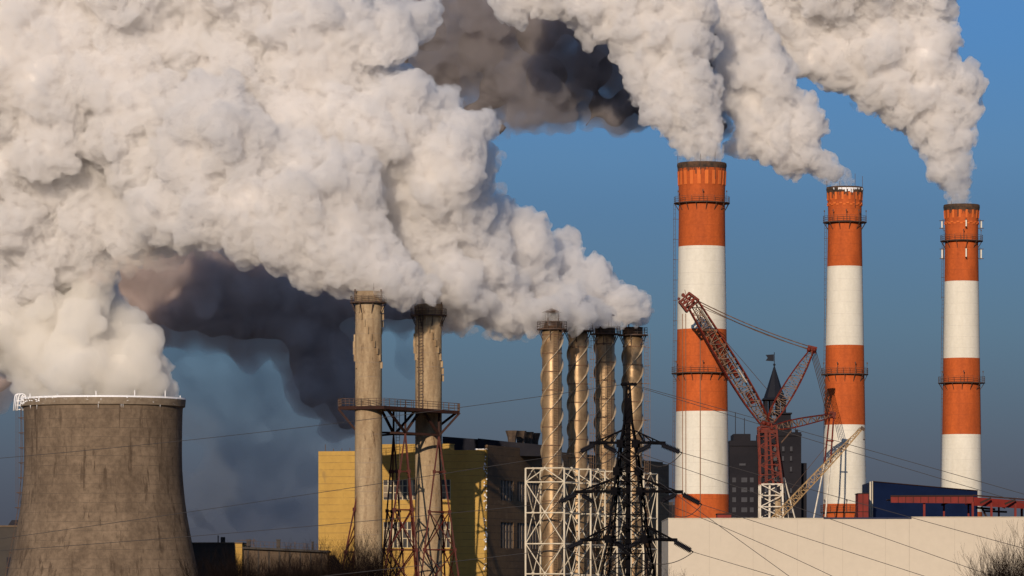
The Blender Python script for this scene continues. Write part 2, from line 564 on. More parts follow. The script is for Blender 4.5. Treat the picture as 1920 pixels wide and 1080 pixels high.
# frost on chimney two's lip
root, c, Z, rr = ch2
fr = MB()
rng = random.Random(5)
for i in range(46):
    a = rng.uniform(-2.3, -0.35)
    if rng.random() < 0.35:
        a = rng.uniform(-1.8, -1.0)
    r = M(33.8, 1197) + 0.12
    h = rng.uniform(0.15, 0.8) * (1.6 if -1.6 < a < -1.2 else 0.7)
    p = Vector((c[0] + r * math.cos(a), c[1] + r * math.sin(a), Z(354)))
    fr.beam(p, p - Vector((0, 0, h)), rng.uniform(0.12, 0.35), 0.12, up=Vector((math.cos(a), math.sin(a), 0)))
fr.build('frost', m_snow, root)
# antennas on chimney three
root, c, Z, rr = ch3
for (y0, y1) in ((415, 427), (468, 484)):
    for a in (R(180), R(-82), R(0), R(75)):
        r = M(rr(y0), 1250)
        o1 = Vector((math.cos(a), math.sin(a), 0))
        p = Vector((c[0], c[1], 0)) + o1 * (r + 0.75)
        an = MB()
        an.box((p.x - 0.17, p.y - 0.17, Z(y1)), (p.x + 0.17, p.y + 0.17, Z(y0)))
        ao = an.build('antenna', m_white_paint, root)
        br = MB()
        for yy in (y0 - 1, y1 + 1):
            q = Vector((c[0], c[1], Z(yy))) + o1 * (r - 0.1)
            br.beam(q, q + o1 * 1.5, 0.17)
        q = Vector((c[0], c[1], 0)) + o1 * (r + 0.45)
        br.beam((q.x, q.y, Z(y1 + 4)), (q.x, q.y, Z(y0 - 4)), 0.13)
        br.build('bracket', m_steel_dark, ao)

# ------------------------------------------------------------------ cooling tower
D = 830
cx, cyy = P(193.5, YH, D).x, D
ct = thing('cooling_tower', 'squat brown concrete cooling tower with frosted white rim on the left', 'cooling tower', (cx, cyy, 0))
prof = [(758, 149.5), (775, 148.5), (810, 147.7), (850, 147.4), (880, 148.0), (910, 150.2), (940, 153.2), (970, 157.5), (1000, 163), (1040, 170.5), (1080, 179),
        (1140, 191), (1200, 203), (1254, 214)]
Z = lambda y: P(193, y, D).z
pp = [(Z(y) if y < 1254 else 0.0, M(r, D)) for y, r in prof]
MB().lathe((cx, cyy), pp[::-1], 160).build('shell', m_tower, ct)
MB().lathe((cx, cyy), [(Z(y), M(r - 5, D)) for y, r in prof[1:] if y < 1150], 96).build('inner_shell', m_inner, ct)
rim = MB().lathe((cx, cyy), [(Z(765), M(149.0, D)), (Z(763), M(153.5, D)), (Z(752), M(154.5, D)), (Z(749), M(153.5, D)), (Z(749), M(145, D)), (Z(765), M(145, D))], 160, smooth=False, close=True)
rim = rim.build('rim', m_tower_rim, ct)
sn = MB()
rng = random.Random(11)
for i in range(1000):
    a = rng.uniform(0, 2 * math.pi)
    left = max(0.0, -math.cos(a))
    ca, sa = math.cos(a), math.sin(a)
    r = M(154.0, D)
    s = rng.uniform(0.06, 0.17) * (1 + left * 0.8)
    z = Z(748.6) + 0.02
    if rng.random() < 0.05 + 0.6 * left ** 3:
        z = Z(rng.uniform(749, 751 + 10 * left ** 2))
        r = M(154.8, D)
    sn.ball((cx + ca * (r - 0.08), cyy + sa * (r - 0.08), z), s, 6, sq=rng.uniform(0.35, 0.8))
sn.lathe((cx, cyy), [(Z(750.4), M(155.0, D)), (Z(748) + 0.08, M(154.4, D)), (Z(747.3), M(152.5, D)), (Z(747.3), M(147, D)), (Z(749) + 0.01, M(145, D))], 120)
sn.build('snow_crust', m_snow, ct)
for i in range(7):
    a = rng.uniform(math.pi, 2 * math.pi)
    r = M(153.6, D)
    p = Vector((cx + r * math.cos(a), cyy + r * math.sin(a), Z(763)))
    MB().tube([p, p - Vector((0, 0, rng.uniform(0.25, 0.9)))], [0.05, 0.01], 5).build('icicle', m_snow, ct)
for px, h in ((193, 10), (263, 12), (316, 13), (340, 6), (64, 8), (120, 6)):
    x = P(px, 700, D).x
    y = cyy - math.sqrt(max(M(150, D) ** 2 - (x - cx) ** 2, 0))
    MB().beam((x, y, Z(749)), (x, y, Z(749 - h)), 0.13).build('lightning_rod', m_snow, ct)
# caged ladder on the left flank, ending in an iced hoop above the rim
ld = MB()
ys = [765, 800, 830, 860, 890, 925, 955, 985, 1020, 1060, 1110]
rl = lambda y: float(np.interp(y, [p[0] for p in prof], [p[1] for p in prof]))
AL = R(186)
lp = [Vector((cx + (M(rl(y), D) + 0.35) * math.cos(AL), cyy + (M(rl(y), D) + 0.35) * math.sin(AL), Z(y))) for y in ys]
for a, b in zip(lp[1:], lp):
    ladder(ld, a, b, 0.55, 0.5, 0.06, False, Vector((0.3, -0.95, 0)))
for y in list(range(770, 1080, 14)):
    p = Vector((cx + (M(rl(y), D)) * math.cos(AL), cyy + (M(rl(y), D)) * math.sin(AL), Z(y)))
    ow = 0.9 if y < 960 else 0.5
    if y % 28 == 0:
        ld.beam(p + Vector((1.2, -1.2, 0)), p - Vector((ow, 0, 0)), 0.13)
        ld.beam(p + Vector((0.8, -1.0, -0.5)), p - Vector((ow, 0, 0)), 0.08)
for off in (0.55, 1.0, 1.35):
    pts = [Vector((cx - M(147.8, D) - off, cyy - 1.0, Z(y))) for y in (765, 800, 850, 900, 945)]
    for a, b in zip(pts, pts[1:]):
        ld.beam(a, b, 0.06)
ld.build('ladder', m_steel_dark, ct)
hp = MB()
for dx, dy in ((0, 0), (0.45, -0.35), (0.2, 0.4), (-0.3, 0.2)):
    b = Vector((P(37, 0, D).x + dx, cyy - 0.5 + dy, 0))
    pts = []
    for t in range(13):
        a = math.pi * t / 12
        pts.append((b.x - 0.55 * math.cos(a) * (1 if a < math.pi / 2 else 1.3), b.y, Z(747) + 0.75 * math.sin(a)))
    pts = [(b.x - 0.75, b.y, Z(770))] + pts + [(b.x + 0.6, b.y, Z(770))]
    hp.tube(pts, 0.10, 6)
for y in (752, 760, 768):
    hp.beam((P(32, 0, D).x, cyy - 0.8, Z(y)), (P(42, 0, D).x, cyy - 0.8, Z(y)), 0.16)
hp.build('iced_ladder_hoop', m_snow, ct)

# ------------------------------------------------------------------ the two concrete stacks
def concrete_stack(label, px, D, prof, ytop, lad, seed):
    c0 = P(px, YH, D)
    c = (c0.x, c0.y)
    Z = lambda y: P(px, y, D).z
    root = thing('concrete_stack', label, 'smokestack', (c[0], c[1], 0), 'pair of concrete smokestacks')
    rr = lambda y: float(np.interp(y, [p[0] for p in prof], [p[1] for p in prof]))
    pts = [(0.0, M(rr(1100), D))] + [(Z(y), M(rr(y), D)) for y in range(1100, int(ytop) + 23, -20)] + [(Z(ytop + 21), M(rr(ytop + 21), D))]
    MB().lathe(c, pts, 72).build('shaft', m_concrete, root)
    hr = M(26.3, D)
    hd = MB().lathe(c, [(Z(ytop + 21), hr), (Z(ytop + 12), hr + 0.02), (Z(ytop + 11), hr + 0.12), (Z(ytop + 10), hr + 0.02), (Z(ytop), hr + 0.05), (Z(ytop) + 0.05, hr - 0.3),
                        (Z(ytop), hr - 0.6), (Z(ytop + 50), hr - 0.7)], 72, smooth=False)
    hd.build('head', m_concrete_dk, root)
    gallery(root, c, M(rr(ytop + 22), D), M(34.5, D), Z(ytop + 20), M(11, D), 8, m_steel_dark, posts=16, lamps=2)
    r = hr
    MB().beam((c[0] + r * 0.4, c[1] - r * 0.8, Z(ytop + 4)), (c[0] + r * 0.4, c[1] - r * 0.8, Z(ytop - 16)), 0.09).build('lightning_rod', m_steel_dark, root)
    rng = random.Random(seed)
    for s in range(3):
        for k in range(9):
            a = R(s * 120 + 200 + k * 13 + seed * 31)
            y = ytop + 34 + k * 13
            rad = M(rr(y), D)
            o1 = Vector((math.cos(a), math.sin(a), 0))
            p = Vector((c[0], c[1], 0)) + o1 * (rad - 0.1)
            q = Vector((c[0], c[1], 0)) + o1 * (rad + 0.38)
            st = MB().beam((p.x, p.y, Z(y + 5)), (p.x, p.y, Z(y + 5)), 0.1)
            st = MB()
            t = Vector((-o1.y, o1.x, 0)) * 0.05
            za, zb = Vector((0, 0, Z(y + 6.2))), Vector((0, 0, Z(y - 6.2)))
            st.hexa([p - t + za, q - t + za, q + t + za, p + t + za, p - t + zb, q - t + zb, q + t + zb, p + t + zb])
            st.build('strake_plate', m_concrete, root)
    if lad is not None:
        x = P(lad, 0, D).x
        yb = c[1] - math.sqrt(max(M(25.5, D) ** 2 - (x - c[0]) ** 2, 0.1))
        l2 = MB()
        ladder(l2, (x, yb - 0.35, Z(765)), (x, yb - 0.35, Z(ytop + 4)), 0.75, 0.5, 0.12)
        for y in range(int(ytop) + 30, 765, 24):
            l2.beam((x - 0.5, yb - 0.35, Z(y)), (x - 0.5, yb + 0.4, Z(y)), 0.12)
            l2.beam((x + 0.5, yb - 0.35, Z(y)), (x + 0.5, yb + 0.4, Z(y)), 0.12)
        l2.build('ladder', m_steel_dark, root)
    return root


concrete_stack('left and slightly taller of the two plain concrete smokestacks, passing through the rusty platform', 691, 804, [(547, 24.6), (700, 25.2), (1100, 26.3)], 547, None, 1)
concrete_stack('right of the two plain concrete smokestacks, with a dark ladder up its front', 803.5, 820, [(571, 24.5), (700, 24.8), (1100, 25.5)], 571, 789, 2)

# ------------------------------------------------------------------ rusty platform on lattice trestles
D = 815
st = thing('support_tower', 'rusty red steel support tower with railed platform between the concrete stacks', 'support tower', (P(750, YH, D).x, D, 0))
# deck polygon in plan; the near edge is nearer than the stacks
DN, DF = 799.0, 826.0
dk = MB()
corners = [P(634, 761, 804), P(720, 759, DN), P(862, 770, 814), P(858, 768, 824), P(790, 765, DF), P(640, 760, 824)]
zt = [P(634, 762, 804).z, P(720, 760.5, DN).z, P(862, 770.5, 814).z, P(858, 770.5, 824).z, P(790, 765, DF).z, P(640, 760.5, 824).z]
th = 0.55
n6 = len(corners)
for z_off in (0, -th):
    for c, z in zip(corners, zt):
        dk.v.append((c.x, c.y, z + z_off))
# hollow out the deck round the two stacks is not needed: they pass through it
dk.face(range(n6))
dk.face([n6 + i for i in range(n6)][::-1])
for i in range(n6):
    j = (i + 1) % n6
    dk.face((i, n6 + i, n6 + j, j))
deck = dk.build('platform', m_deck, st)
rl_ = MB()
for i in range(n6):
    a = Vector((corners[i].x, corners[i].y, zt[i]))
    b = Vector((corners[(i + 1) % n6].x, corners[(i + 1) % n6].y, zt[(i + 1) % n6]))
    L = (b - a).length
    k = max(2, int(L / 1.35))
    for t in range(k):
        p = a.lerp(b, t / k)
        rl_.beam(p, p + Vector((0, 0, 1.25)), 0.09)
    for h in (0.45, 0.85, 1.25):
        rl_.beam(a + Vector((0, 0, h)), b + Vector((0, 0, h)), 0.07)
rl_.build('railing', m_steel_dark, deck)
YT = 813
apex = {'a': (691, 823, 804, 0), 'b': (738, 814, 822, 0), 'c': (760, 812, 808.5, 0), 'd': (823, 816, 813.5, 0), 'e': (800, 815, 826, 0)}
AP = {k: P(v[0], v[1], v[2]) for k, v in apex.items()}
hb = MB()
rb = P(668, 815, 813)
for a, b in (('b', 'c'), ('c', 'd'), ('b', 'e'), ('d', 'e')):
    hb.beam(AP[a], AP[b], 0.38)
hb.beam(P(716, 811, 810), AP['c'], 0.34)
hb.beam(P(716, 816, 820), AP['b'], 0.34)
hb.build('ring_beam', m_deck, st)
for (p, q) in (((634, 766, 804), (668, 808, 804)), ((722, 762, 800), (760, 811, 808.5)), ((790, 766, 810), (760, 811, 808.5)), ((790, 766, 810), (823, 815, 813.5)),
               ((862, 774, 814), (824, 816, 813.5)), ((716, 770, 818), (738, 813, 822)), ((776, 773, 824), (741, 813, 822)), ((823, 768, 813.5), (823, 815, 813.5)),
               ((760, 762, 808.5), (760, 812, 808.5)), ((738, 770, 822), (738, 812, 822)), ((858, 772, 824), (802, 815, 826))):
    MB().beam(P(*p), P(*q), 0.36).build('brace', m_deck, st)


def trestle(ap, feet, levels, w=0.26):
    """legs from one apex to feet (px, py, D), tied and crossed at the rows in levels"""
    legs = []
    for f in feet:
        foot = P(*f)
        foot.z = 0
        a = Vector(ap)
        # run the leg through the given pixel and on to the ground
        q = P(*f)
        d = (q - a)
        g0 = a + d * (a.z / (a.z - q.z))
        legs.append((a, g0))
        MB().beam(a, g0, w).build('leg', m_rust, st)
    br = MB()

    def at(leg, y):
        a, b = leg
        z = P(0, y, a.y).z
        return a.lerp(b, (a.z - z) / (a.z - b.z))
    n = len(legs)
    pairs = [(i, (i + 1) % n) for i in range(n if n > 2 else 1)]
    for i, j in pairs:
        for y in levels:
            br.beam(at(legs[i], y), at(legs[j], y), w * 0.75)
        for y0, y1 in zip(levels[1:], levels[2:] + [1120]):
            br.beam(at(legs[i], y0), at(legs[j], y1), w * 0.6)
            br.beam(at(legs[j], y0), at(legs[i], y1), w * 0.6)
    for lg in legs:
        for y in levels:
            p = at(lg, y)
            br.box((p.x - w * 1.1, p.y - 0.12, p.z - w * 1.1), (p.x + w * 1.1, p.y + 0.12, p.z + w * 1.1))
    br.build('bracing', m_rust, st)


trestle(AP['a'], [(646, 1045, 802), (664, 1045, 814), (690, 1045, 810)], [882, 955, 1035])
trestle(AP['b'], [(722, 1000, 821), (752, 1000, 819), (734, 1000, 828)], [884, 958, 1031])
trestle(AP['c'], [(728, 1031, 805), (781, 1031, 806), (776, 1031, 815)], [884, 956, 1031])
trestle(AP['d'], [(796, 1031, 809), (853, 1031, 811), (832, 1031, 822)], [885, 960, 1031])
trestle(AP['e'], [(786, 1031, 824), (812, 1031, 832), (808, 1031, 822)], [887, 962, 1031])
l2 = MB()
ladder(l2, P(746, 1100, 816), P(746, 768, 816), 0.6, 0.5, 0.09)
l2.build('ladder', m_steel_dark, st)

# ------------------------------------------------------------------ four straked metal stacks
def straked_stack(label, px, D, r_px, ytop, phase, ring0, lad_side, hat):
    c0 = P(px, YH, D)
    c = (c0.x, c0.y)
    Z = lambda y: P(px, y, D).z
    root = thing('straked_stack', label, 'smokestack', (c[0], c[1], 0), 'row of four straked metal smokestacks')
    r = M(r_px, D)
    MB().lathe(c, [(0, r), (Z(1000), r), (Z(850), r), (Z(700), r), (Z(ytop), r), (Z(ytop), r - 0.15), (Z(ytop + 40), r - 0.15)], 56, smooth=True).build('shaft', m_metal, root)
    y = ring0
    while y < 1090:
        MB().lathe(c, [(Z(y) - 0.09, r + 0.004), (Z(y) - 0.09, r + 0.07), (Z(y) + 0.09, r + 0.07), (Z(y) + 0.09, r + 0.004)], 48, smooth=False).build('flange', m_band, root)
        y += 34.6
    pitch = M(141, D)
    h = M(3.2, D)
    z0, z1 = 0.5, Z(ytop + 20)
    for s in range(3):
        fin = MB()
        N = int((z1 - z0) / 0.30)
        for i in range(N + 1):
            z = z0 + (z1 - z0) * i / N
            a = 2 * math.pi * z / pitch + s * 2 * math.pi / 3 + phase
            o1 = Vector((math.cos(a), math.sin(a), 0))
            t = Vector((-o1.y, o1.x, 0)) * 0.08
            B = Vector((c[0], c[1], z))
            for q in (B + o1 * (r - 0.05) - t, B + o1 * (r + h) - t * 0.5, B + o1 * (r + h) + t * 0.5, B + o1 * (r - 0.05) + t):
                fin.v.append(tuple(q))
        for i in range(N):
            for k in range(3):
                a = i * 4 + k
                fin.face((a, a + 1, a + 5, a + 4), True)
        fin.build('strake', m_fin, root)
    # head: collar, gallery, posts and rain hat
    MB().lathe(c, [(Z(ytop + 13), r + 0.03), (Z(ytop + 13), r + 0.10), (Z(ytop), r + 0.10), (Z(ytop), r - 0.2)], 48, smooth=False).build('collar', m_soot, root)
    gallery(root, c, r, M(28.5, D), Z(ytop + 14), M(13, D), 6, m_steel_dark, posts=10)
    hz = Z(ytop - hat)
    for k in range(4):
        a = R(45 + 90 * k + 12)
        MB().beam((c[0] + r * 0.75 * math.cos(a), c[1] + r * 0.75 * math.sin(a), Z(ytop)), (c[0] + r * 0.75 * math.cos(a), c[1] + r * 0.75 * math.sin(a), hz), 0.2).build('post', m_steel_dark, root)
    MB().lathe(c, [(hz, r * 1.0), (hz + 0.12, r * 1.0), (hz + M(9, D), 0.1), (hz, 0.1)], 24, smooth=False).build('rain_hat', m_soot, root)
    l2 = MB()
    if lad_side == 'front':
        x = c[0] + r * 0.38
        ladder(l2, (x, c[1] - r - 0.15, 1), (x, c[1] - r - 0.15, Z(ytop + 12)), 0.75, 0.42, 0.08, False)
    else:
        x = c[0] + r + 0.75
        ladder(l2, (x, c[1] + 0.2, 1), (x, c[1] + 0.2, Z(ytop + 12)), 0.6, 0.6, 0.07, True, Vector((1, 0, 0)), Vector((0.4, -0.9, 0)))
        for y in range(int(ring0), 1080, 69):
            l2.beam((x, c[1] + 0.2, Z(y)), (c[0] + r - 0.1, c[1] + 0.2, Z(y)), 0.1)
    l2.build('ladder', m_band, root)
    return root


straked_stack('leftmost of the four spiral straked metal stacks, with ladder up its front face', 1035, 817, 18.6, 603, 0.2, 628, 'front', 16)
straked_stack('second from left of the four spiral straked metal stacks, its top wrapped in steam', 1083.5, 829, 17.9, 606, 2.6, 651, 'side', 17)
straked_stack('third from left of the four spiral straked metal stacks, top partly steamed', 1134.5, 841, 18.0, 612, 4.2, 645, 'front', 20)
straked_stack('rightmost spiral straked metal stack, dark collar clear of steam, behind the pylon tip', 1186, 853, 18.0, 614, 0.9, 650, 'side', 12)

# ------------------------------------------------------------------ white lattice frame round them
fm = thing('scaffold_tower', 'white tubular lattice frame standing around the four straked stacks', 'steel frame', (P(1110, YH, 830).x, 830, 0))
TH = R(21.5)
ux = Vector((math.cos(TH), -math.sin(TH), 0))   # along the front face to the right
uy = Vector((math.sin(TH), math.cos(TH), 0))    # into the depth
S0 = 7.0
ctr = [(1021 + 0, 811), (1073, 823), (1124, 835), (1173, 847)]
# left-front corners as read off the photo
tops = [877.5, 880.0, 884.0, 887.5]
rows_all = [0, 26, 83.5, 141.5, 198, 256]


def tubeb(mb, a, b, r):
    mb.tube([a, b], r, 6, cap=False)


for k in range(4):
    fl = P(985.5 + 50.5 * k, YH, 812.5 + 12.0 * k)
    fl.z = 0
    cs = [fl, fl + ux * S0, fl + ux * S0 + uy * S0, fl + uy * S0]
    zt_ = P(0, tops[k], fl.y).z
    sc_ = fl.y / F
    zr = [max(zt_ - dy * sc_, 0.0) for dy in rows_all]
    posts = [0, 1, 2, 3] if k in (0,) else [1, 2, 3] if k == 3 else [1, 2]
    for i in posts:
        MB().tube([cs[i], cs[i] + Vector((0, 0, zt_))], 0.17, 8).build('post', m_frame, fm)
    ln = MB()
    faces = [(0, 1), (1, 2), (2, 3), (3, 0)] if k == 0 else [(0, 1), (1, 2), (2, 3)]
    for (i, j) in faces:
        for z in zr[:-1]:
            if z > 0.3:
                tubeb(ln, cs[i] + Vector((0, 0, z - 0.05)), cs[j] + Vector((0, 0, z - 0.05)), 0.13 if (i, j) == (0, 1) else 0.10)
        mid = (cs[i] + cs[j]) / 2
        t = 0.10 if (i, j) == (0, 1) else 0.085
        # top bay: inverted V; below: X bays over two storeys with a gusset in the middle
        tubeb(ln, cs[i] + Vector((0, 0, zr[1])), mid + Vector((0, 0, zr[0] - 0.1)), t)
        tubeb(ln, cs[j] + Vector((0, 0, zr[1])), mid + Vector((0, 0, zr[0] - 0.1)), t)
        for a, b, c_ in ((1, 2, 3), (3, 4, 5)):
            for e_ in (i, j):
                tubeb(ln, cs[e_] + Vector((0, 0, zr[a])), mid + Vector((0, 0, zr[b])), t)
                tubeb(ln, cs[e_] + Vector((0, 0, zr[c_])), mid + Vector((0, 0, zr[b])), t)
            ln.ball(tuple(mid + Vector((0, 0, zr[b]))), 0.34, 8, sq=1.0)
        ln.ball(tuple(mid + Vector((0, 0, zr[0] - 0.05))), 0.28, 8)
    ln.build('lacing', m_frame, fm)

# ------------------------------------------------------------------ black transmission pylon
D = 420
py_ = thing('transmission_pylon', 'black lattice transmission pylon with three crossarms in front of the white frame', 'pylon', (P(1178, YH, D).x, D, 0))
pc = P(1178, YH, D)
ZP = lambda y: P(0, y, D).z
hw = lambda y: float(np.interp(y, [722, 800, 818, 832, 884, 921, 1011, 1080, 1350], [3.0, 8.5, 13.0, 15.5, 22.0, 26.0, 37.0, 48.0, 95.0]))
AZ = R(35)


def corner(y, k):
    r = M(hw(y), D) * 0.98
    v = Vector(((1, -1, -1, 1)[k] * r, (1, 1, -1, -1)[k] * r, 0))
    return Vector((pc.x + v.x * 0.93 + v.y * 0.16, pc.y + v.y, ZP(y)))


YB = YH + 12.0 / D * F
ynodes = [722, 735, 748, 762, 777, 793, 812, 832, 855, 884, 921, 965, 1011, 1065, 1130, 1220, YB]
for k in range(4):
    lg = MB()
    for a, b in zip(ynodes, ynodes[1:]):
        lg.beam(corner(b, k), corner(a, k), 0.13 if a < 830 else 0.16)
    lg.build('leg', m_black, py_)
lc = MB()
for a, b in zip(ynodes, ynodes[1:]):
    for k in range(4):
        j = (k + 1) % 4
        t = 0.06 if a < 830 else 0.075
        lc.beam(corner(a, k), corner(b, j), t)
        lc.beam(corner(a, j), corner(b, k), t)
        if a > 790:
            lc.beam(corner(a, k), corner(a, j), t)
        if a > 880 and b < 1200:
            ym = (a + b) / 2
            m1 = (corner(ym, k) + corner(ym, j)) / 2
            lc.beam(m1, (corner(a, k) + corner(a, j)) / 2, 0.07)
            lc.beam(m1, corner(ym, k), 0.07)
            lc.beam(m1, corner(ym, j), 0.07)
for y in (832, 921, 1011, 884):
    for k in range(4):
        p = corner(y, k)
        lc.box((p.x - 0.28, p.y - 0.05, p.z - 0.35), (p.x + 0.28, p.y + 0.05, p.z + 0.35))
lc.build('bracing', m_black, py_)
MB().beam((pc.x, pc.y, ZP(1120)), (pc.x, pc.y, ZP(745)), 0.42).build('climbing_duct', m_black, py_)
topb = MB()
topb.beam(P(1166, 719.5, D), P(1193, 721, D), 0.22)
for x in (1167, 1172, 1185, 1191):
    topb.ball(tuple(P(x, 720.5, D)), 0.17, 8)
topb.beam(P(1178, 722, D), P(1178, 715, D), 0.12)
topb.build('crossarm', m_black, py_, 'short top crossarm')
INS = []
arms = [(830, 1113, 1240, 806, 5, 833), (921.5, 1086, 1273, 896, 6, 923), (1011.5, 1095, 1262, 985, 6, 1013)]
strings = {0: [((1116, 833), (1086, 848)), ((1131, 834), (1158, 848)), ((1221, 834), (1193, 848)), ((1238, 833), (1279, 849))],
           1: [((1083, 926), (1048, 942)), ((1090, 927), (1114, 942)), ((1270, 926), (1238, 941)), ((1278, 926), (1316, 946))],
           2: [((1095, 1014), (1063, 1028)), ((1152, 1015), (1172, 1029)), ((1206, 1012), (1171, 1029)), ((1262, 1014), (1300, 1035))]}
for ai, (ya, x0, x1, ytie, dd, yb2) in enumerate(arms):
    am = MB()
    for side, xe in ((-1, x0), (1, x1)):
        tip = P(xe, ya, D)
        for k in ((1, 2) if side < 0 else (0, 3)):
            am.beam(corner(ya, k), tip, 0.20)
            am.beam(corner(ytie, k), tip, 0.10)
            r0, r1 = corner(ya, k), tip
            u0 = corner(ytie, k)
            for t in (0.35, 0.68):
                am.beam(r0.lerp(r1, t), u0.lerp(r1, t), 0.07)
                am.beam(r0.lerp(r1, t), u0.lerp(r1, t * 0.5), 0.07)
        e2 = P(xe + side * 8, ya + 1, D)
        am.beam(tip - Vector((side * 1.2, 0, 0)), e2, 0.30)
    am.build('crossarm', m_black, py_, ['shortest upper crossarm', 'widest middle crossarm', 'lower crossarm'][ai])
    for (a, b) in strings[ai]:
        A_, B_ = P(a[0], a[1], D - 0.3), P(b[0], b[1], D - 0.3)
        L = (B_ - A_).length
        d = (B_ - A_) / L
        im = MB()
        n = 13
        pts, rs = [], []
        for i in range(n):
            c_ = A_ + d * (L * (0.08 + 0.84 * i / n))
            pts += [c_, c_ + d * 0.05]
            rs += [0.09, 0.25]
        for off in (-0.11, 0.11):
            im.tube([p + Vector((0, off, off * 0.6)) for p in pts], rs, 8)
        im.tube([A_, B_], 0.06, 6)
        im.build('insulator', m_insul, py_)
    s = strings[ai]
    for p, q, sag in ((s[0][1], s[1][1], 22), (s[2][1], s[3][1], 26)):
        a, b = P(*p, D - 0.3), P(*q, D - 0.3)
        pts = [a.lerp(b, t / 14) - Vector((0, 0, M(sag, D) * 4 * (t / 14) * (1 - t / 14))) for t in range(15)]
        MB().tube(pts, 0.035, 4, cap=False).build('jumper_wire', m_wire, py_)

# ------------------------------------------------------------------ power cables
def cable(label, a, b, sag_px=0.0, r=0.025):
    A_, B_ = P(*a), P(*b)
    n = 24
    pts = [A_.lerp(B_, t / n) - Vector((0, 0, M(sag_px, (A_.y + B_.y) / 2) * 4 * (t / n) * (1 - t / n))) for t in range(n + 1)]
    mb = MB()
    off = (A_ + B_) / 2
    mb.tube(pts, r, 5, cap=False)
    o = mb.build('power_cable', m_wire)
    me = o.data
    me.transform(Matrix.Translation(-A_))
    o.location = A_
    tag(o, label, 'power cable', 'power cables strung from the pylon')


DI = 419.7
for lab, a, b, sg in (
        ('thin cable from the pylon top across sky to the cooling tower, highest on the left', (1168, 721, D), (-160, 872, 470), 12),
        ('upper of two cables falling right from the pylon top past both chimneys', (1190, 722, D), (2140, 990, 400), -2),
        ('lower of two cables falling right from the pylon top past both chimneys', (1184, 722, D - 0.5), (2140, 1008, 396), 2),
        ('cable from the upper left insulator crossing the dark side wall to the cooling tower', (1086, 848, DI), (-160, 1032, 470), 4),
        ('cable from the middle left insulator crossing the ochre wall, low on the cooling tower', (1048, 942, DI), (-160, 1043, 470), 6),
        ('cable from the lower left insulator sloping into the bare shrubs', (1063, 1028, DI), (300, 1112, 440), 2),
        ('cable from the upper right insulator across the first striped chimney to the pale hall edge', (1279, 849, DI), (2060, 1066, 395), 2),
        ('cable from the inner upper insulator down across the crane base', (1193, 848, DI), (2000, 1130, 390), -2),
        ('cable from the middle right insulator across the pale hall front', (1316, 946, DI), (1950, 1150, 385), 0),
        ('cable from the inner middle insulator low across the pale hall front', (1238, 941, DI), (1700, 1150, 380), -8),
        ('cable from the lower right insulator to the bottom edge of the pale hall', (1300, 1035, DI), (1620, 1130, 385), 0),
        ('cable from the inner upper left insulator passing behind the middle crossarm', (1158, 848, DI), (1500, 1095, 388), 0)):
    cable(lab, a, b, sg)
# ------------------------------------------------------------------ ochre factory
TB = R(17)
wx = Vector((-math.cos(TB), math.sin(TB), 0))      # along the sunlit wall, to the left
wy = Vector((math.sin(TB), math.cos(TB), 0))       # along the dark wall, into the depth
C0 = P(912.5, YH, 845)
C0.z = 0


def wall_x(px):
    """distance along the sunlit wall for a pixel column"""
    k = (px - 960.0) / F
    return (k * C0.y - C0.x) / (wx.x - k * wx.y)


def side_x(px):
    k = (px - 960.0) / F
    return (k * C0.y - C0.x) / (wy.x - k * wy.y)


fac = thing('factory_building', 'large ochre factory block with dark side wall behind the concrete stacks', 'factory', tuple(C0))


def wbox(mb, a0, a1, d0, d1, z0, z1, mi=0):
    """box on factory axes: a along the sunlit wall, d into the depth"""
    q = lambda a, d, z: C0 + wx * a + wy * d + Vector((0, 0, z))
    mb.hexa([q(a1, d0, z0), q(a0, d0, z0), q(a0, d1, z0), q(a1, d1, z0), q(a1, d0, z1), q(a0, d0, z1), q(a0, d1, z1), q(a1, d1, z1)], mi)
    return mb


zW = P(0, 843.5, 845).z
La = wall_x(597)
Lb = side_x(1243)
wins = []
m1 = MB()
# sunlit wall as a grid with the window bands left open
xs = [0, wall_x(845), wall_x(718), La]
zf = lambda y: P(0, y, 848).z
zs = [0, zf(1027), zf(978), zf(937), zf(899), zW]
for i in range(3):
    for j in range(5):
        if i == 1 and j in (1, 3):
            continue
        wbox(m1, xs[i] + (0.0 if i == 0 else 0), xs[i + 1], 0.0, 0.6, zs[j], zs[j + 1])
m1.build('front_wall', m_yellow, fac)
for j in (1, 3):
    z0, z1 = zs[j], zs[j + 1]
    gl = MB()
    wbox(gl, xs[1], xs[2], 0.3, 0.4, z0, z1)
    wn_ = gl.build('window', m_glass_dk, fac)
    bars = MB()
    n = 14
    for k in range(n + 1):
        a = xs[1] + (xs[2] - xs[1]) * k / n
        w = 0.09 if k % 4 else 0.2
        wbox(bars, a - w, a + w, 0.16, 0.29, z0 + 0.01, z1 - 0.01)
    for t in (0.0, 0.36, 0.7, 1.0):
        z = z0 + (z1 - z0) * t
        wbox(bars, xs[1] + 0.01, xs[2] - 0.01, 0.17, 0.28, max(z - 0.07, z0 + .01), min(z + 0.07, z1 - .01))
    bars.build('window_frame', m_mullion, wn_)
    cur = MB()
    for k in range(1, n, 3):
        a = xs[1] + (xs[2] - xs[1]) * (k + 0.2) / n
        wbox(cur, a, a + 1.0, 0.295, 0.299, z0 + 0.5, z1 - 0.9)
    cur.build('blind', m_mullion_dk, wn_)
# raised parapet between the stacks
m2 = wbox(MB(), wall_x(842), wall_x(690), 0.25, 3.0, zW, P(0, 834, 849).z)
wbox(m2, wall_x(842) - 0.1, wall_x(690) + 0.1, 0.2, 3.1, P(0, 834, 849).z, P(0, 834, 849).z + 0.15)
m2.build('parapet', m_yellow, fac)
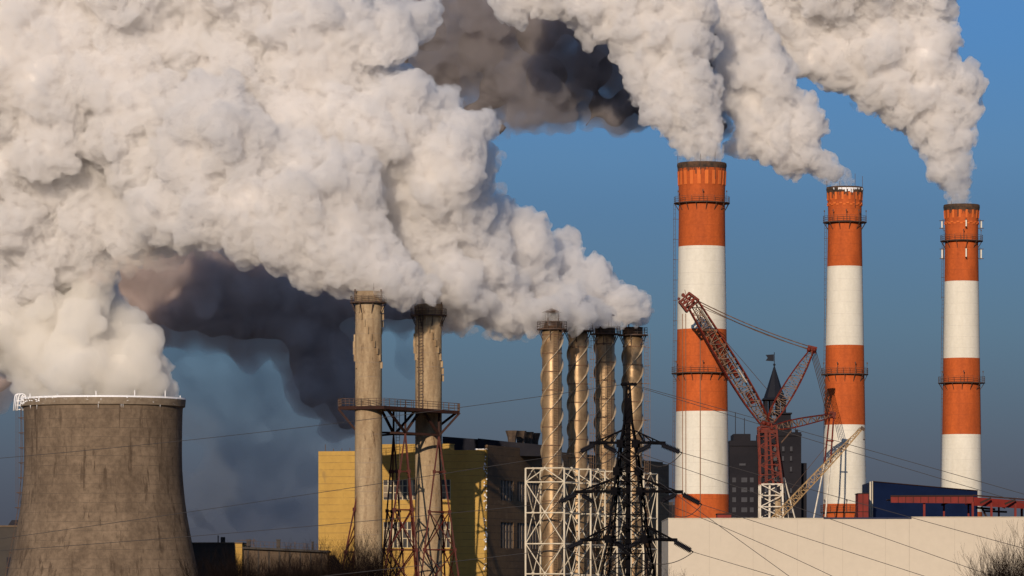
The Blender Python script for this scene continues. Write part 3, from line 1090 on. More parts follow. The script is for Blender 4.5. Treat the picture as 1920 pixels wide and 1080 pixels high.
# dark side wall
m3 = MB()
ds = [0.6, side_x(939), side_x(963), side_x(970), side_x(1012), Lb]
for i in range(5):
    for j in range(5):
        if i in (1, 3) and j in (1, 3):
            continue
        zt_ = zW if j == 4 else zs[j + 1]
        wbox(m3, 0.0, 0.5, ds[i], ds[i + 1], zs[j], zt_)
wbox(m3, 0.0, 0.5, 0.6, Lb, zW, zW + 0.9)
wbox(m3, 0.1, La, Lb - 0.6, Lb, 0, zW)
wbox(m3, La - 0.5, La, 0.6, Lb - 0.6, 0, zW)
m3.build('side_wall', m_shade_wall, fac)
for i in (1, 3):
    for j in (1, 3):
        g2 = wbox(MB(), 0.28, 0.36, ds[i], ds[i + 1], zs[j], zs[j + 1]).build('window', m_glass_dk, fac)
        b2 = MB()
        n = 4 if i == 1 else 8
        for k in range(n + 1):
            d = ds[i] + (ds[i + 1] - ds[i]) * k / n
            wbox(b2, 0.12, 0.27, max(d - 0.45, ds[i]), min(d + 0.45, ds[i + 1]), zs[j] + 0.01, zs[j + 1] - 0.01)
        for t in (0.33, 0.66):
            z = zs[j] + (zs[j + 1] - zs[j]) * t
            wbox(b2, 0.14, 0.25, ds[i] + 0.01, ds[i + 1] - 0.01, z - 0.08, z + 0.08)
        b2.build('window_frame', m_mullion_dk, g2)
wbox(MB(), 0.62, La - 0.62, 0.62, Lb - 0.62, zW - 1.0, zW - 0.5).build('roof', m_roofdark, fac)
# far higher end of the side wall
wbox(MB(), -0.15, 8, side_x(1205), Lb + 4, 0, P(0, 864, 935).z).build('annex', m_shade_wall, fac)
# dark penthouse on the roof
ph = MB()
zr0 = zW - 0.5
for (xa, ya, xb, yb) in ((830, 819, 896, 824), (896, 822.5, 955, 829), (955, 829, 1019, 835)):
    da = 16.0
    pa, pb = P(xa, ya, 865), P(xb, yb, 869)
    ph.hexa([(pa.x, 863, zr0), (pb.x, 867, zr0), (pb.x, 879, zr0), (pa.x, 875, zr0), (pa.x, 863, pa.z), (pb.x, 867, pb.z), (pb.x, 879, pb.z), (pa.x, 875, pa.z)])
ph.build('penthouse', m_roofdark, fac)
wbox(MB(), 0.0, 0.4, 0.0, 0.62, 0, zW + 0.12).build('snowy_corner_trim', m_yellow, fac)
sc2 = MB()
rng = random.Random(3)
for k in range(60):
    z = rng.uniform(16, zW - 0.5)
    a = rng.uniform(-0.03, 0.5)
    p = C0 + wx * a - wy * 0.03 + Vector((0, 0, z))
    sc2.ball(tuple(p), rng.uniform(0.05, 0.17), 6, sq=rng.uniform(0.8, 1.6))
for k in range(14):
    p = C0 + wx * rng.uniform(0, 2.0) + wy * 0.3 + Vector((0, 0, zW + 0.12))
    sc2.ball(tuple(p), rng.uniform(0.15, 0.4), 8, sq=0.4)
sc2.build('frost', m_snow, fac)
# funnel shaped roof vents
for i, (px, y0, y1, w0, w1) in enumerate(((960, 807.5, 832, 12, 7), (976, 808, 838, 11, 6), (990, 810, 840, 10.5, 6), (1003, 812, 840, 10, 5.5))):
    DV = 869 + 5 * i
    c = P(px, YH, DV)
    b = thing('roof_vent', ['leftmost and tallest funnel shaped vent on the dark factory roof', 'second funnel vent from left on the dark factory roof',
                            'third funnel vent from left, one sunlit side, on the factory roof', 'rightmost funnel shaped vent beside the first straked stack'][i],
              'roof vent', (c.x, c.y, 0), 'funnel shaped roof vents')
    Zv = lambda y: P(0, y, DV).z
    fn = MB()
    zz = [(Zv(858), M(w1 * 0.9, DV)), (Zv(y1), M(w1, DV)), (Zv((y0 + y1) / 2), M((w0 + w1) / 2 - 1.0, DV)), (Zv(y0 + 2), M(w0, DV)), (Zv(y0), M(w0 + 0.6, DV)), (Zv(y0), M(w0 - 1.5, DV))]
    fn.lathe((c.x, c.y), zz, 8, smooth=False)
    fn.build('funnel', pmat('vent sheet', (0.12, 0.085, 0.06), (0.07, 0.05, 0.04), (1, 1, 1), 0.8), b)
    rg = MB()
    for y in (y1 + 3, y1 + 8):
        rg.lathe((c.x, c.y), [(Zv(y), M(w1 + 2, DV)), (Zv(y) + 0.15, M(w1 + 2, DV)), (Zv(y) + 0.15, M(w1, DV)), (Zv(y), M(w1, DV))], 8, smooth=False, close=True)
    for k in range(6):
        a = k * math.pi / 3
        rg.beam((c.x + M(w1 + 1.8, DV) * math.cos(a), c.y + M(w1 + 1.8, DV) * math.sin(a), zW - 0.5), (c.x + M(w1 + 1.8, DV) * math.cos(a), c.y + M(w1 + 1.8, DV) * math.sin(a), Zv(y1 + 1)), 0.14)
    rg.build('support_ring', m_deck, b)
# small posts and aerials on the parapet
for k, (px, h) in enumerate(((609, 13), (624, 5), (640, 5), (655, 6))):
    a = wall_x(px)
    p = C0 + wx * a + wy * 0.3
    MB().beam((p.x, p.y, zW), (p.x, p.y, zW + M(h, 850)), 0.12).build('roof_post', m_steel_dark, fac)

# ------------------------------------------------------------------ low buildings at the left
lb = thing('low_building', 'dark flat roofed block right of the cooling tower with a sunlit strip coloured onto its corner', 'building', (P(405, YH, 862).x, 862, 0))
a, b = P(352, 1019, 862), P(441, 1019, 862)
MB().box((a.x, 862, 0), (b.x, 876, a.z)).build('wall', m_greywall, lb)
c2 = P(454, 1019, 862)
MB().box((b.x, 861.95, 0), (c2.x, 876, a.z - 0.02)).build('sunlit_strip', m_yellow, lb)  # sunlight on the block's corner, put in as an ochre strip
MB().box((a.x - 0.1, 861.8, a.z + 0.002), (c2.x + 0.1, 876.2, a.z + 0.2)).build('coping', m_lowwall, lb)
t = MB().lathe((P(418, 0, 866).x, 866), [(a.z + 0.2, M(4.3, 866)), (P(0, 1007, 866).z, M(4.3, 866)), (P(0, 1007, 866).z, 0.1)], 12, smooth=False)
t.build('roof_drum', m_greywall, lb)
MB().beam((P(409, 0, 866).x, 866, a.z), P(409, 1004, 866), 0.2).build('roof_pipe', m_steel_dark, lb)
lo = thing('low_building', 'long low brown building with snowy sloping roof edge left of the ochre factory', 'building', (P(530, YH, 840).x, 840, 0))
p0, p1 = P(457, 1029, 836), P(614, 1036, 840)
mb = MB().hexa([(p0.x, 836, 0), (p1.x, 840, 0), (p1.x, 850, 0), (p0.x, 848, 0), (p0.x, 836, p0.z), (p1.x, 840, p1.z), (p1.x, 850, p1.z), (p0.x, 848, p0.z)])
mb.build('wall', m_lowwall, lo)
e = MB().hexa([(p0.x - 0.2, 835.2, p0.z + 0.004), (p1.x + 0.2, 839.2, p1.z + 0.004), (p1.x + 0.2, 851, p1.z + 0.004), (p0.x - 0.2, 849, p0.z + 0.004),
               (p0.x - 0.2, 835.2, p0.z + 0.35), (p1.x + 0.2, 839.2, p1.z + 0.35), (p1.x + 0.2, 851, p1.z + 0.35), (p0.x - 0.2, 849, p0.z + 0.35)])
e.build('roof', m_greywall, lo)
for i in range(0, 8):
    t_ = i / 8 + 0.05
    p = p0.lerp(p1, t_)
    MB().box((p.x - 0.12, p.y - 0.12, 0), (p.x + 0.12, p.y + 0.06, p.z - 0.1)).build('pilaster', m_greywall, lo)
for px, yt_, w in ((466, 1013, 3.6), (522, 1013, 3.4), (586, 1017, 1.6)):
    q = P(px, yt_, 842)
    zb_ = P(0, 1034, 842).z
    MB().box((q.x - M(w, 842), 841.6, zb_ - 0.3), (q.x + M(w, 842), 842.6, q.z)).box((q.x - M(w, 842) - 0.08, 841.5, q.z + 0.002), (q.x + M(w, 842) + 0.08, 842.7, q.z + 0.15)).build('roof_chimney', m_greywall, lo)
rl = MB()
for i in range(19):
    t_ = 0.04 + i / 19.5
    p = p0.lerp(p1, t_)
    rl.beam((p.x, p.y + 1.5, p.z + 0.3), (p.x, p.y + 1.5, p.z + 1.4), 0.06)
for h in (0.75, 1.38):
    rl.beam((p0.x, p0.y + 1.5, p0.z + h), (p1.x, p1.y + 1.5, p1.z + h), 0.05)
for px, h in ((476, 22), (553, 16), (572, 14)):
    q = P(px, 1032, 840)
    rl.beam(q, q + Vector((0, 0, M(h, 840))), 0.13)
rl.beam(P(444, 1013, 838), P(480, 1013, 838), 0.1)
rl.build('railing', m_steel_dark, lo)
fl = thing('low_building', 'dark flat block at the far left edge behind the cooling tower', 'building', (P(0, YH, 900).x, 900, 0))
q0, q1 = P(-60, 988, 900), P(45, 988, 900)
MB().box((q0.x, 900, 0), (q1.x, 915, q0.z)).build('wall', m_greywall, fl)
MB().box((q0.x - 0.2, 899.8, q0.z + 0.003), (q1.x + 0.2, 915, q0.z + 0.3)).build('coping', m_lowwall, fl)
sk = MB()
s0, s1 = P(14, 988, 904), P(40, 975, 904)
sk.hexa([(s0.x, 903, s0.z), (s1.x, 903, s0.z), (s1.x, 908, s0.z), (s0.x, 908, s0.z), (s0.x + 0.8, 904, s1.z), (s1.x, 904, s1.z), (s1.x, 907, s1.z), (s0.x + 0.8, 907, s1.z)])
sk.build('skylight', m_roofdark, fl)
MB().box((P(12, 0, 899).x, 899.4, 0), (P(30, 0, 899).x, 899.9, P(0, 1045, 899).z)).build('door', m_roofdark, fl)

# ------------------------------------------------------------------ pale hall in front of the chimneys
hl = thing('pale_hall', 'long pale cream flat wall of a hall across the lower right', 'hall', (P(1253, YH, 640).x, 640, 0))
h0, h1, h2 = P(1253, 972.5, 640), P(1705, 972.5, 640), P(1990, 970, 640)
MB().box((h0.x, 640, 0), (h1.x - 0.02, 668, h0.z)).build('wall', m_pale, hl)
MB().box((h1.x, 640, 0), (h2.x, 668, h2.z)).build('wall', m_pale, hl)
MB().box((h0.x - 0.05, 639.9, h0.z + 0.003), (P(1544, 0, 640).x, 668.1, h0.z + 0.09)).build('coping', m_frame, hl)
MB().box((P(1544, 0, 640).x + 0.01, 639.88, h0.z - 0.02), (P(1709, 0, 640).x, 668.1, h0.z + 0.17)).build('coping', m_navy, hl, 'navy blue strip of coping')
MB().box((P(1709, 0, 640).x + 0.01, 639.9, h2.z + 0.003), (h2.x, 668.1, h2.z + 0.08)).build('coping', m_frame, hl)
jt = MB()
for px in (1330, 1412, 1495, 1580, 1660, 1790, 1880):
    x = P(px, 0, 640).x
    jt.box((x - 0.012, 639.985, 0.3), (x + 0.012, 640.2, h0.z - 0.2))
jt.build('panel_joint', m_joint, hl)
rb2 = thing('red_container', 'small dark red box on the pale hall roof before the tallest chimney', 'container', (P(1357, YH, 655).x, 655, 0))
MB().box((P(1345, 0, 650).x, 650, h0.z + 0.1), (P(1371, 0, 650).x, 654, P(0, 965, 650).z)).build('body', m_redsteel, rb2)
MB().box((P(1344, 0, 650).x, 649.9, P(0, 965, 650).z + 0.003), (P(1372, 0, 650).x, 654.1, P(0, 964, 650).z + 0.1)).build('lid', m_deck, rb2)
rb2.location = (P(1357, YH, 652).x, 652, h0.z + 0.1)
for ch in rb2.children:
    ch.data.transform(Matrix.Translation((P(1357, YH, 655).x - rb2.location.x, 655 - 652, -(h0.z + 0.1))))

# ------------------------------------------------------------------ navy hall, red annex and red canopy
nv = thing('navy_hall', 'navy blue hall with sloping top behind the pale wall', 'hall', (P(1735, YH, 762).x, 762, 0))
n0, n1 = P(1635.5, 903, 758), P(1833, 920.6, 772)
MB().hexa([(n0.x, 758, 0), (n1.x, 772, 0), (n1.x, 790, 0), (n0.x, 780, 0), (n0.x, 758, n0.z), (n1.x, 772, n1.z), (n1.x, 790, n1.z), (n0.x, 780, n0.z)]).build('wall', m_navy, nv)
MB().beam(n0 + Vector((0, -0.1, 0.05)), n1 + Vector((0, -0.1, 0.05)), 0.12).build('roof_edge', m_deck, nv)
MB().tube([P(1632, 1000, 757), P(1632, 903, 757)], 0.16, 8).tube([P(1636, 1000, 757.5), P(1636, 902, 757.5)], 0.08, 6).build('downpipe', m_frame, nv)
ra = thing('red_annex', 'dark red metal clad box against the left end of the navy hall', 'annex', (P(1621, YH, 752).x, 752, 0))
r0, r1 = P(1609, 926, 750), P(1632, 926, 750)
MB().box((r0.x, 750, 0), (r1.x - 0.3, 756, r0.z)).build('wall', m_redsteel, ra)
MB().box((r0.x - 0.1, 749.9, r0.z + 0.003), (r1.x - 0.2, 756.1, r0.z + 0.12)).build('coping', m_deck, ra)
MB().box(((r0.x + r1.x) / 2 - 0.25, 749.93, 5), ((r0.x + r1.x) / 2 - 0.17, 750.1, r0.z)).box((r0.x, 749.94, P(0, 960, 750).z), (r1.x - 0.3, 750.1, P(0, 960, 750).z + 0.1)).build('seam', m_deck, ra)
cn = thing('red_canopy', 'long dark red steel canopy on posts in front of the navy hall', 'canopy', (P(1780, YH, 742).x, 742, 0))
mb = MB()
ca, cb, cc = P(1670, 930.5, 742), P(1825, 930, 742), P(1990, 943, 734)
fas = MB()
zz = lambda y, d: P(0, y, d).z
fas.hexa([(ca.x, 742, zz(942.5, 742)), (cb.x, 742, zz(944, 742)), (cb.x, 742.3, zz(944, 742)), (ca.x, 742.3, zz(942.5, 742)),
          (ca.x, 742, ca.z), (cb.x, 742, cb.z), (cb.x, 742.3, cb.z), (ca.x, 742.3, ca.z)])
fas.build('fascia', m_redsteel, cn)
ed = MB()
for i in range(12):
    p = ca.lerp(cb, i / 11)
    ed.box((p.x - 0.04, 741.93, zz(942.5, 742)), (p.x + 0.04, 742.0, p.z))
ed.beam(ca + Vector((0, -0.05, 0.05)), cb + Vector((0, -0.05, 0.05)), 0.2)
ed.beam(cb + Vector((0, 0, 0.1)), cc + Vector((0, 0, 0.1)), 0.22)
ed.build('edge_rib', m_deck, cn)
rf = MB()
cbz = cb.z - 0.05
rf.hexa([(cb.x + 0.01, 742, zz(948, 742)), (cc.x, 734, zz(958, 734)), (cc.x, 752, zz(952, 734)), (cb.x + 0.01, 756, zz(944, 742)),
         (cb.x + 0.01, 742, zz(932, 742)), (cc.x, 734, zz(945, 734)), (cc.x, 752, zz(945, 734) - 0.2), (cb.x + 0.01, 756, zz(932, 742) - 0.2)])
rf.build('roof_slab', m_redsteel, cn)
MB().box((ca.x, 742.31, zz(937, 742)), (cb.x, 751, zz(935, 742))).build('roof_panel', m_deck, cn)
for px, d in ((1733, 742.5), (1770, 746), (1816, 747), (1824, 741.5), (1859, 740), (1873, 746), (1904, 738), (1916, 744)):
    p = P(px, 940, d)
    w = 0.14 if d > 745 else 0.17
    MB().box((p.x - w, d, 0), (p.x + w, d + 2 * w, p.z + (0.2 if px > 1824 else -0.1) - (0.5 if px > 1850 else 0))).build('post', m_redsteel, cn)
br = MB()
for a, b in (((1838, 943, 739), (1858, 934, 739)), ((1884, 945, 737), (1904, 937, 737)), ((1830, 952, 745), (1866, 955, 745)), ((1843, 958, 747), (1888, 960, 747)), ((1840, 950, 744), (1850, 970, 744)),
             ((1780, 941, 746), (1765, 947, 746)), ((1866, 945, 745), (1885, 952, 745))):
    br.beam(P(*a), P(*b), 0.3)
br.build('bracing', m_deck, cn)

# ------------------------------------------------------------------ cranes
def truss(mb, p, q, ws, n, rc, rl_, c_mi=0, l_mi=1, flat=1.0, up=None):
    """square lattice beam from p to q; ws = widths at evenly spaced stations"""
    p, q = Vector(p), Vector(q)
    d = (q - p).normalized()
    u = up or Vector((0, 1, 0))
    s = d.cross(u).normalized()
    t = s.cross(d).normalized()
    st_ = [i / (len(ws) - 1) for i in range(len(ws))]

    def cr(f, k):
        w = float(np.interp(f, st_, ws)) / 2
        return p.lerp(q, f) + s * ((1, 1, -1, -1)[k] * w) + t * ((1, -1, -1, 1)[k] * w * flat)
    for i in range(n):
        f0, f1 = i / n, (i + 1) / n
        for k in range(4):
            mb.beam(cr(f0, k), cr(f1, k), rc, mi=c_mi)
            j = (k + 1) % 4
            if (i + k) % 2:
                mb.beam(cr(f0, k), cr(f1, j), rl_, mi=l_mi)
            else:
                mb.beam(cr(f0, j), cr(f1, k), rl_, mi=l_mi)
            mb.beam(cr(f0, k), cr(f0, j), rl_, mi=l_mi)
    for k in range(4):
        mb.beam(cr(1, k), cr(1, (k + 1) % 4), rl_ * 1.2, mi=l_mi)
    return mb


DC = 1157
cr_ = thing('lattice_crane', 'big rusty red lattice tower crane with raised boom between the first two striped chimneys', 'crane', (P(1440, YH, DC).x, DC, 0))
piv = P(1434, 797, DC)
mastw = M(31, DC)
ms_ = MB()
truss(ms_, P(1445, 908, DC), P(1438, 800, DC), [M(41, DC), M(35, DC), M(33, DC)], 6, 0.45, 0.22, 0, 1)
ms_.beam(P(1437, 908, DC - 2), P(1436, 805, DC - 2), 0.75)
ms_.beam(P(1450, 908, DC - 2), P(1443, 812, DC - 2), 0.5)
ms_.build('mast', [m_crane_red, m_crane_red], cr_)
ml = MB()
bb = P(1448, 1100, DC)
bb.z = 0
truss(ml, bb, P(1445, 908, DC), [M(50, DC), M(46, DC), M(41, DC)], 14, 0.42, 0.22)
ml.beam((bb.x - 1, DC - 2, 0), P(1443, 910, DC - 2), 0.45)
ml.build('lower_mast', [m_crane_white, m_crane_white], cr_)
MB().box((P(1453, 0, DC).x, DC - 1.5, 5), (P(1463, 0, DC).x, DC + 1, P(0, 925, DC).z)).build('counterweight_duct', m_concrete, cr_)
bm_ = MB()
tip = P(1300, 571, DC - 6)
pb_ = P(1436, 796, DC)
truss(bm_, pb_, tip, [M(16, DC), M(28, DC), M(31, DC), M(29, DC), M(26, DC), M(22, DC)], 17, 0.29, 0.15, 0, 1)
truss(bm_, pb_, tip, [M(9, DC), M(15, DC), M(17, DC), M(15, DC), M(11, DC), M(9, DC)], 11, 0.18, 0.12, 1, 1)
for fr, w_, l_ in ((0.22, 0.8, 3.0), (0.42, 1.1, 2.0), (0.5, 1.0, 3.0), (0.66, 1.2, 2.6), (0.74, 0.9, 2.0)):
    c_ = pb_.lerp(tip, fr)
    dd_ = (tip - pb_).normalized()
    bm_.beam(c_ - dd_ * l_ / 2 + Vector((0, -0.8, 0)), c_ + dd_ * l_ / 2 + Vector((0, -0.8, 0)), w_, 0.8, mi=0)
boom = bm_.build('boom', [m_crane_red, m_crane_grey], cr_)
for f0, f1, sd in ((0.80, 0.93, 1.0), (0.33, 0.44, 1.05)):
    dd_ = (tip - pb_).normalized()
    s_ = dd_.cross(Vector((0, 1, 0))).normalized()
    a = pb_.lerp(tip, f0) - s_ * 1.0 * sd + Vector((0, -2.0, 0))
    b = pb_.lerp(tip, f1) - s_ * 0.9 * sd + Vector((0, -2.0, 0))
    if (a - pb_.lerp(tip, f0)).x < 0:
        a += s_ * 2.0
        b += s_ * 1.8
    MB().beam(a, b, 1.05, 0.15).build('panel', m_crane_white, boom)
hd_ = MB()
hp_ = P(1290, 562, DC - 6)
rng = random.Random(8)
dd_ = (tip - pb_).normalized()
truss(hd_, P(1299, 574, DC - 6), P(1283, 558, DC - 6), [M(30, DC), M(27, DC), M(24, DC)], 3, 0.5, 0.3, 0, 0)
for (x, y, r_) in ((1275, 566, 3.2), (1281, 553, 3.5), (1292, 551, 3.0), (1300, 566, 3.0), (1273, 560, 2.6)):
    c_ = P(x, y, DC - 7)
    hd_.lathe((0, 0), [(0, 0.05), (0, M(r_, DC)), (1.0, M(r_, DC)), (1.0, 0.05)], 14, [0, 0, 0, 0], smooth=False)
    nv_ = 14 * 4
    for i in range(len(hd_.v) - nv_, len(hd_.v)):
        v = hd_.v[i]
        hd_.v[i] = (c_.x + v[0], c_.y + v[2], c_.z + v[1])
hd_.beam(P(1286, 552, DC - 6), P(1284, 543, DC - 6), 0.12)
hd_.build('boom_head', [m_crane_red], cr_)
apx = P(1522, 657, DC + 6)
bk = MB()
truss(bk, P(1440, 797, DC), apx, [M(11, DC), M(22, DC), M(25, DC), M(23, DC), M(17, DC), M(7, DC)], 14, 0.25, 0.13)
bk.build('back_mast', [m_crane_red, m_crane_grey], cr_)
hx = MB()
hx.beam(P(1514, 653, DC + 6), P(1531, 657, DC + 6), 1.0, 1.6)
for x, y in ((1517, 655), (1527, 656)):
    c_ = P(x, y, DC + 5)
    hx.ball(tuple(c_), M(4.2, DC), 10)
hx.build('mast_head', m_crane_red, cr_)
stt = P(1561, 779, DC + 14)
sb = MB()
truss(sb, P(1446, 803, DC), stt, [M(7, DC), M(14, DC), M(15, DC), M(13, DC), M(10, DC), M(6, DC)], 13, 0.25, 0.14)
sb.beam(P(1555, 777, DC + 14), P(1567, 779, DC + 14), 1.3, 1.6)
sb.build('strut', [m_crane_red, m_crane_grey], cr_)
jn = MB()
jn.box((P(1420, 0, DC).x, DC - 2.2, P(0, 812, DC).z), (P(1455, 0, DC).x, DC + 2.2, P(0, 806, DC).z))
jn.box((P(1426, 0, DC).x, DC - 1.8, P(0, 806, DC).z), (P(1447, 0, DC).x, DC + 1.8, P(0, 792, DC).z))
for x, y, r_ in ((1432, 793, 5), (1447, 803, 4), (1424, 808, 3.5), (1441, 796, 4.5)):
    jn.ball(tuple(P(x, y, DC - 2)), M(r_, DC), 10)
jn.build('pivot_head', m_crane_red, cr_)


def rope(parent, a, b, r, mat=m_steel_dark, sag=0.0, name='rope'):
    a, b = P(*a), P(*b)
    pts = [a.lerp(b, t / 8) - Vector((0, 0, sag * 4 * (t / 8) * (1 - t / 8))) for t in range(9)]
    return MB().tube(pts, r, 5, cap=False).build(name, mat, parent)


rope(cr_, (1304, 562, DC - 6), (1519, 650, DC + 6), 0.13, m_crane_grey, 0.7)
rope(cr_, (1306, 567, DC - 6), (1519, 655, DC + 6), 0.13, m_crane_grey, 0.9)
rope(cr_, (1310, 575, DC - 6), (1519, 657, DC + 6), 0.07, m_steel_dark, 0.2)
for k in range(5):
    rope(cr_, (1520 + 2.6 * k, 660, DC + 6 + k * 0.3), (1549 + 3.6 * k, 772 + k, DC + 14), 0.085, m_steel_dark)
rope(cr_, (1342, 618, DC - 3), (1438, 730, DC), 0.07)
for (xa, xm, xb) in ((1555, 1545, 1523), (1563, 1559, 1546)):
    rope(cr_, (xa, 782, DC + 14), ((xm + xa) / 2 - 4, 868, DC + 10), 0.22, m_crane_red, name='guy_rod')
    rope(cr_, ((xm + xa) / 2 - 4, 868, DC + 10), (xb, 985, DC + 6), 0.20, m_crane_white, name='guy_rod')
rope(cr_, (1549, 826, DC + 11), (1563, 827, DC + 11), 0.2, m_crane_red)
rope(cr_, (1457, 815, DC), (1470, 895, DC + 2), 0.18, m_crane_red, name='guy_rod')
rope(cr_, (1470, 895, DC + 2), (1494, 985, DC + 4), 0.18, m_crane_white, name='guy_rod')
rope(cr_, (1440, 808, DC), (1455, 900, DC + 3), 0.15, m_crane_red, name='guy_rod')
rope(cr_, (1470, 905, DC + 3), (1480, 985, DC + 4), 0.13, m_crane_white, name='guy_rod')
rope(cr_, (1484, 808, DC + 3), (1465, 830, DC), 0.15, m_crane_grey)

yc = thing('lattice_crane', 'yellow lattice crane boom leaning right, in front of the second striped chimney', 'crane', (P(1420, YH, 1120).x, 1120, 0))
yb = MB()
truss(yb, P(1428, 1000, 1118), P(1616, 803, 1124), [M(14, 1120), M(14, 1120), M(13, 1120), M(12.5, 1120), M(9, 1120), M(4, 1120)], 26, 0.20, 0.12)
yb.build('boom', [m_crane_yellow, m_crane_yellow], yc)
yk = MB()
truss(yk, (P(1424, 0, 1118).x, 1118, 0), P(1429, 998, 1118), [2.4, 2.4, 1.8], 6, 0.3, 0.15)
yk.build('mast', [m_crane_yellow, m_crane_yellow], yc)
yh = MB()
yh.beam(P(1614, 801, 1124), P(1621, 806, 1124), 0.9, 0.7)
yh.tube([P(1620, 806, 1124), P(1620, 822, 1124)], 0.06, 5)
yh.ball(tuple(P(1620, 824, 1124)), 0.22, 8)
yh.build('boom_head', m_steel_dark, yc)
rope(yc, (1485, 915, 1120), (1548, 838, 1121), 0.06)
rope(yc, (1460, 985, 1120), (1612, 801, 1124), 0.05)

# ------------------------------------------------------------------ spired apartment tower far behind
DS = 2400
sp = thing('spired_building', 'shade-darkened brick tower block with pointed spire and weathervane behind the crane', 'tower block', (P(1445, YH, DS).x, DS, 0))
Zs = lambda y: P(0, y, DS).z
X_ = lambda x: P(x, 0, DS).x
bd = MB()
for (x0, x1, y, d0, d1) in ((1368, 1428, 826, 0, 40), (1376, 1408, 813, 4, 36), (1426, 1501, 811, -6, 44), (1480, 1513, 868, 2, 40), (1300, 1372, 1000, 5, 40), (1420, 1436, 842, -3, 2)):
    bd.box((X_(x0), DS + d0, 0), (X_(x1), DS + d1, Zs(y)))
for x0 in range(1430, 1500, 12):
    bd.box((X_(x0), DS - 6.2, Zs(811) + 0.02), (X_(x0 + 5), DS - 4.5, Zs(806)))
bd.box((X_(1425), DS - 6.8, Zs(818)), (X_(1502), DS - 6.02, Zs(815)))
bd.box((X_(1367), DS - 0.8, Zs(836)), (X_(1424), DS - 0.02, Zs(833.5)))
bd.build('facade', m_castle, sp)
t2 = MB()
t2.box((X_(1436), DS + 4, Zs(811) + 0.05), (X_(1485), DS + 24, Zs(785)))
t2.box((X_(1440), DS + 5, Zs(785) + 0.05), (X_(1448), DS + 23, Zs(776)))
t2.box((X_(1460), DS + 5, Zs(785) + 0.05), (X_(1484), DS + 23, Zs(776)))
t2.box((X_(1435), DS + 3.5, Zs(776) + 0.05), (X_(1486), DS + 24.5, Zs(773)))
for x in (1435, 1445, 1458, 1469):
    t2.box((X_(x), DS + 5, Zs(773) + 0.05), (X_(x + 6), DS + 9, Zs(749)))
    t2.box((X_(x), DS + 18, Zs(773) + 0.05), (X_(x + 6), DS + 22, Zs(749)))
t2.box((X_(1432), DS + 3, Zs(749) + 0.05), (X_(1478), DS + 24, Zs(747.5)))
t2.build('belfry', m_castle, sp)
cxs, cys = X_(1454.5), DS + 13
MB().lathe((cxs, cys), [(Zs(747) - 0.02, M(24.5, DS)), (Zs(744), M(20, DS)), (Zs(725), M(13.5, DS)), (Zs(684), M(0.9, DS))], 8, smooth=False).build('spire', m_slate, sp)
vn = MB().beam((cxs, cys, Zs(686)), (cxs, cys, Zs(658)), 0.35)
vn.ball((cxs, cys, Zs(681.5)), M(2.4, DS), 10)
vn.build('finial', m_slate, sp)
fgm = MB()
for yy in (cys - 0.15, cys + 0.15):
    b0 = len(fgm.v)
    for (x, y) in ((1453.5, 662), (1453.5, 675), (1438, 674), (1442, 668.5), (1438, 663)):
        fgm.v.append((X_(x), yy, Zs(y)))
fgm.face((0, 1, 2, 3, 4))
fgm.face((9, 8, 7, 6, 5))
for i in range(5):
    fgm.face((i, 5 + i, 5 + (i + 1) % 5, (i + 1) % 5))
fgm.build('weathervane', m_slate, sp)
for (x, y0, y1) in ((1381, 812, 771), (1398, 822, 782), (1484, 811, 800), (1494, 811, 797)):
    MB().beam((X_(x), DS + 12, Zs(y0) - 1), (X_(x), DS + 12, Zs(y1)), 0.35).build('aerial', m_slate, sp)
for y in (900, 918.5, 937, 956, 974):
    for x in (1373, 1390, 1406):
        MB().box((X_(x), DS - 0.35, Zs(y + 4.5)), (X_(x + (11 if x == 1390 else 7)), DS + 0.3, Zs(y - 4.5))).build('window', m_castle_win, sp)
for y in (842, 860, 880, 900, 920, 940, 958):
    for x in (1480, 1465, 1449, 1433):
        w_ = 3.5 + (x * 7 + y * 3) % 5
        if (x + int(y)) % 7 == 0:
            continue
        MB().box((X_(x), DS - 6.35, Zs(y + 4.5)), (X_(x + w_), DS - 5.7, Zs(y - 4))).build('window', m_castle_win if (x * y) % 3 else m_glass_dk, sp)
        MB().box((X_(x - 1), DS - 6.6, Zs(y + 6.2)), (X_(x + w_ + 1), DS - 6.02, Zs(y + 5.2))).build('sill', m_castle, sp)
MB().box((X_(1386), DS - 0.4, Zs(873)), (X_(1398), DS + 0.3, Zs(869))).build('window', m_castle_win, sp)
fb = thing('distant_block', 'low dark distant block seen between the white frame and the pale hall', 'building', (P(1270, YH, 1500).x, 1500, 0))
MB().box((P(1236, 0, 1500).x, 1500, 0), (P(1267, 0, 1500).x, 1530, P(0, 947, 1500).z)).build('wall', m_castle, fb)
MB().box((P(1252, 0, 1500).x, 1502, P(0, 947, 1500).z - 0.1), (P(1262, 0, 1500).x, 1512, P(0, 941, 1500).z)).build('roof_box', m_greywall, fb)

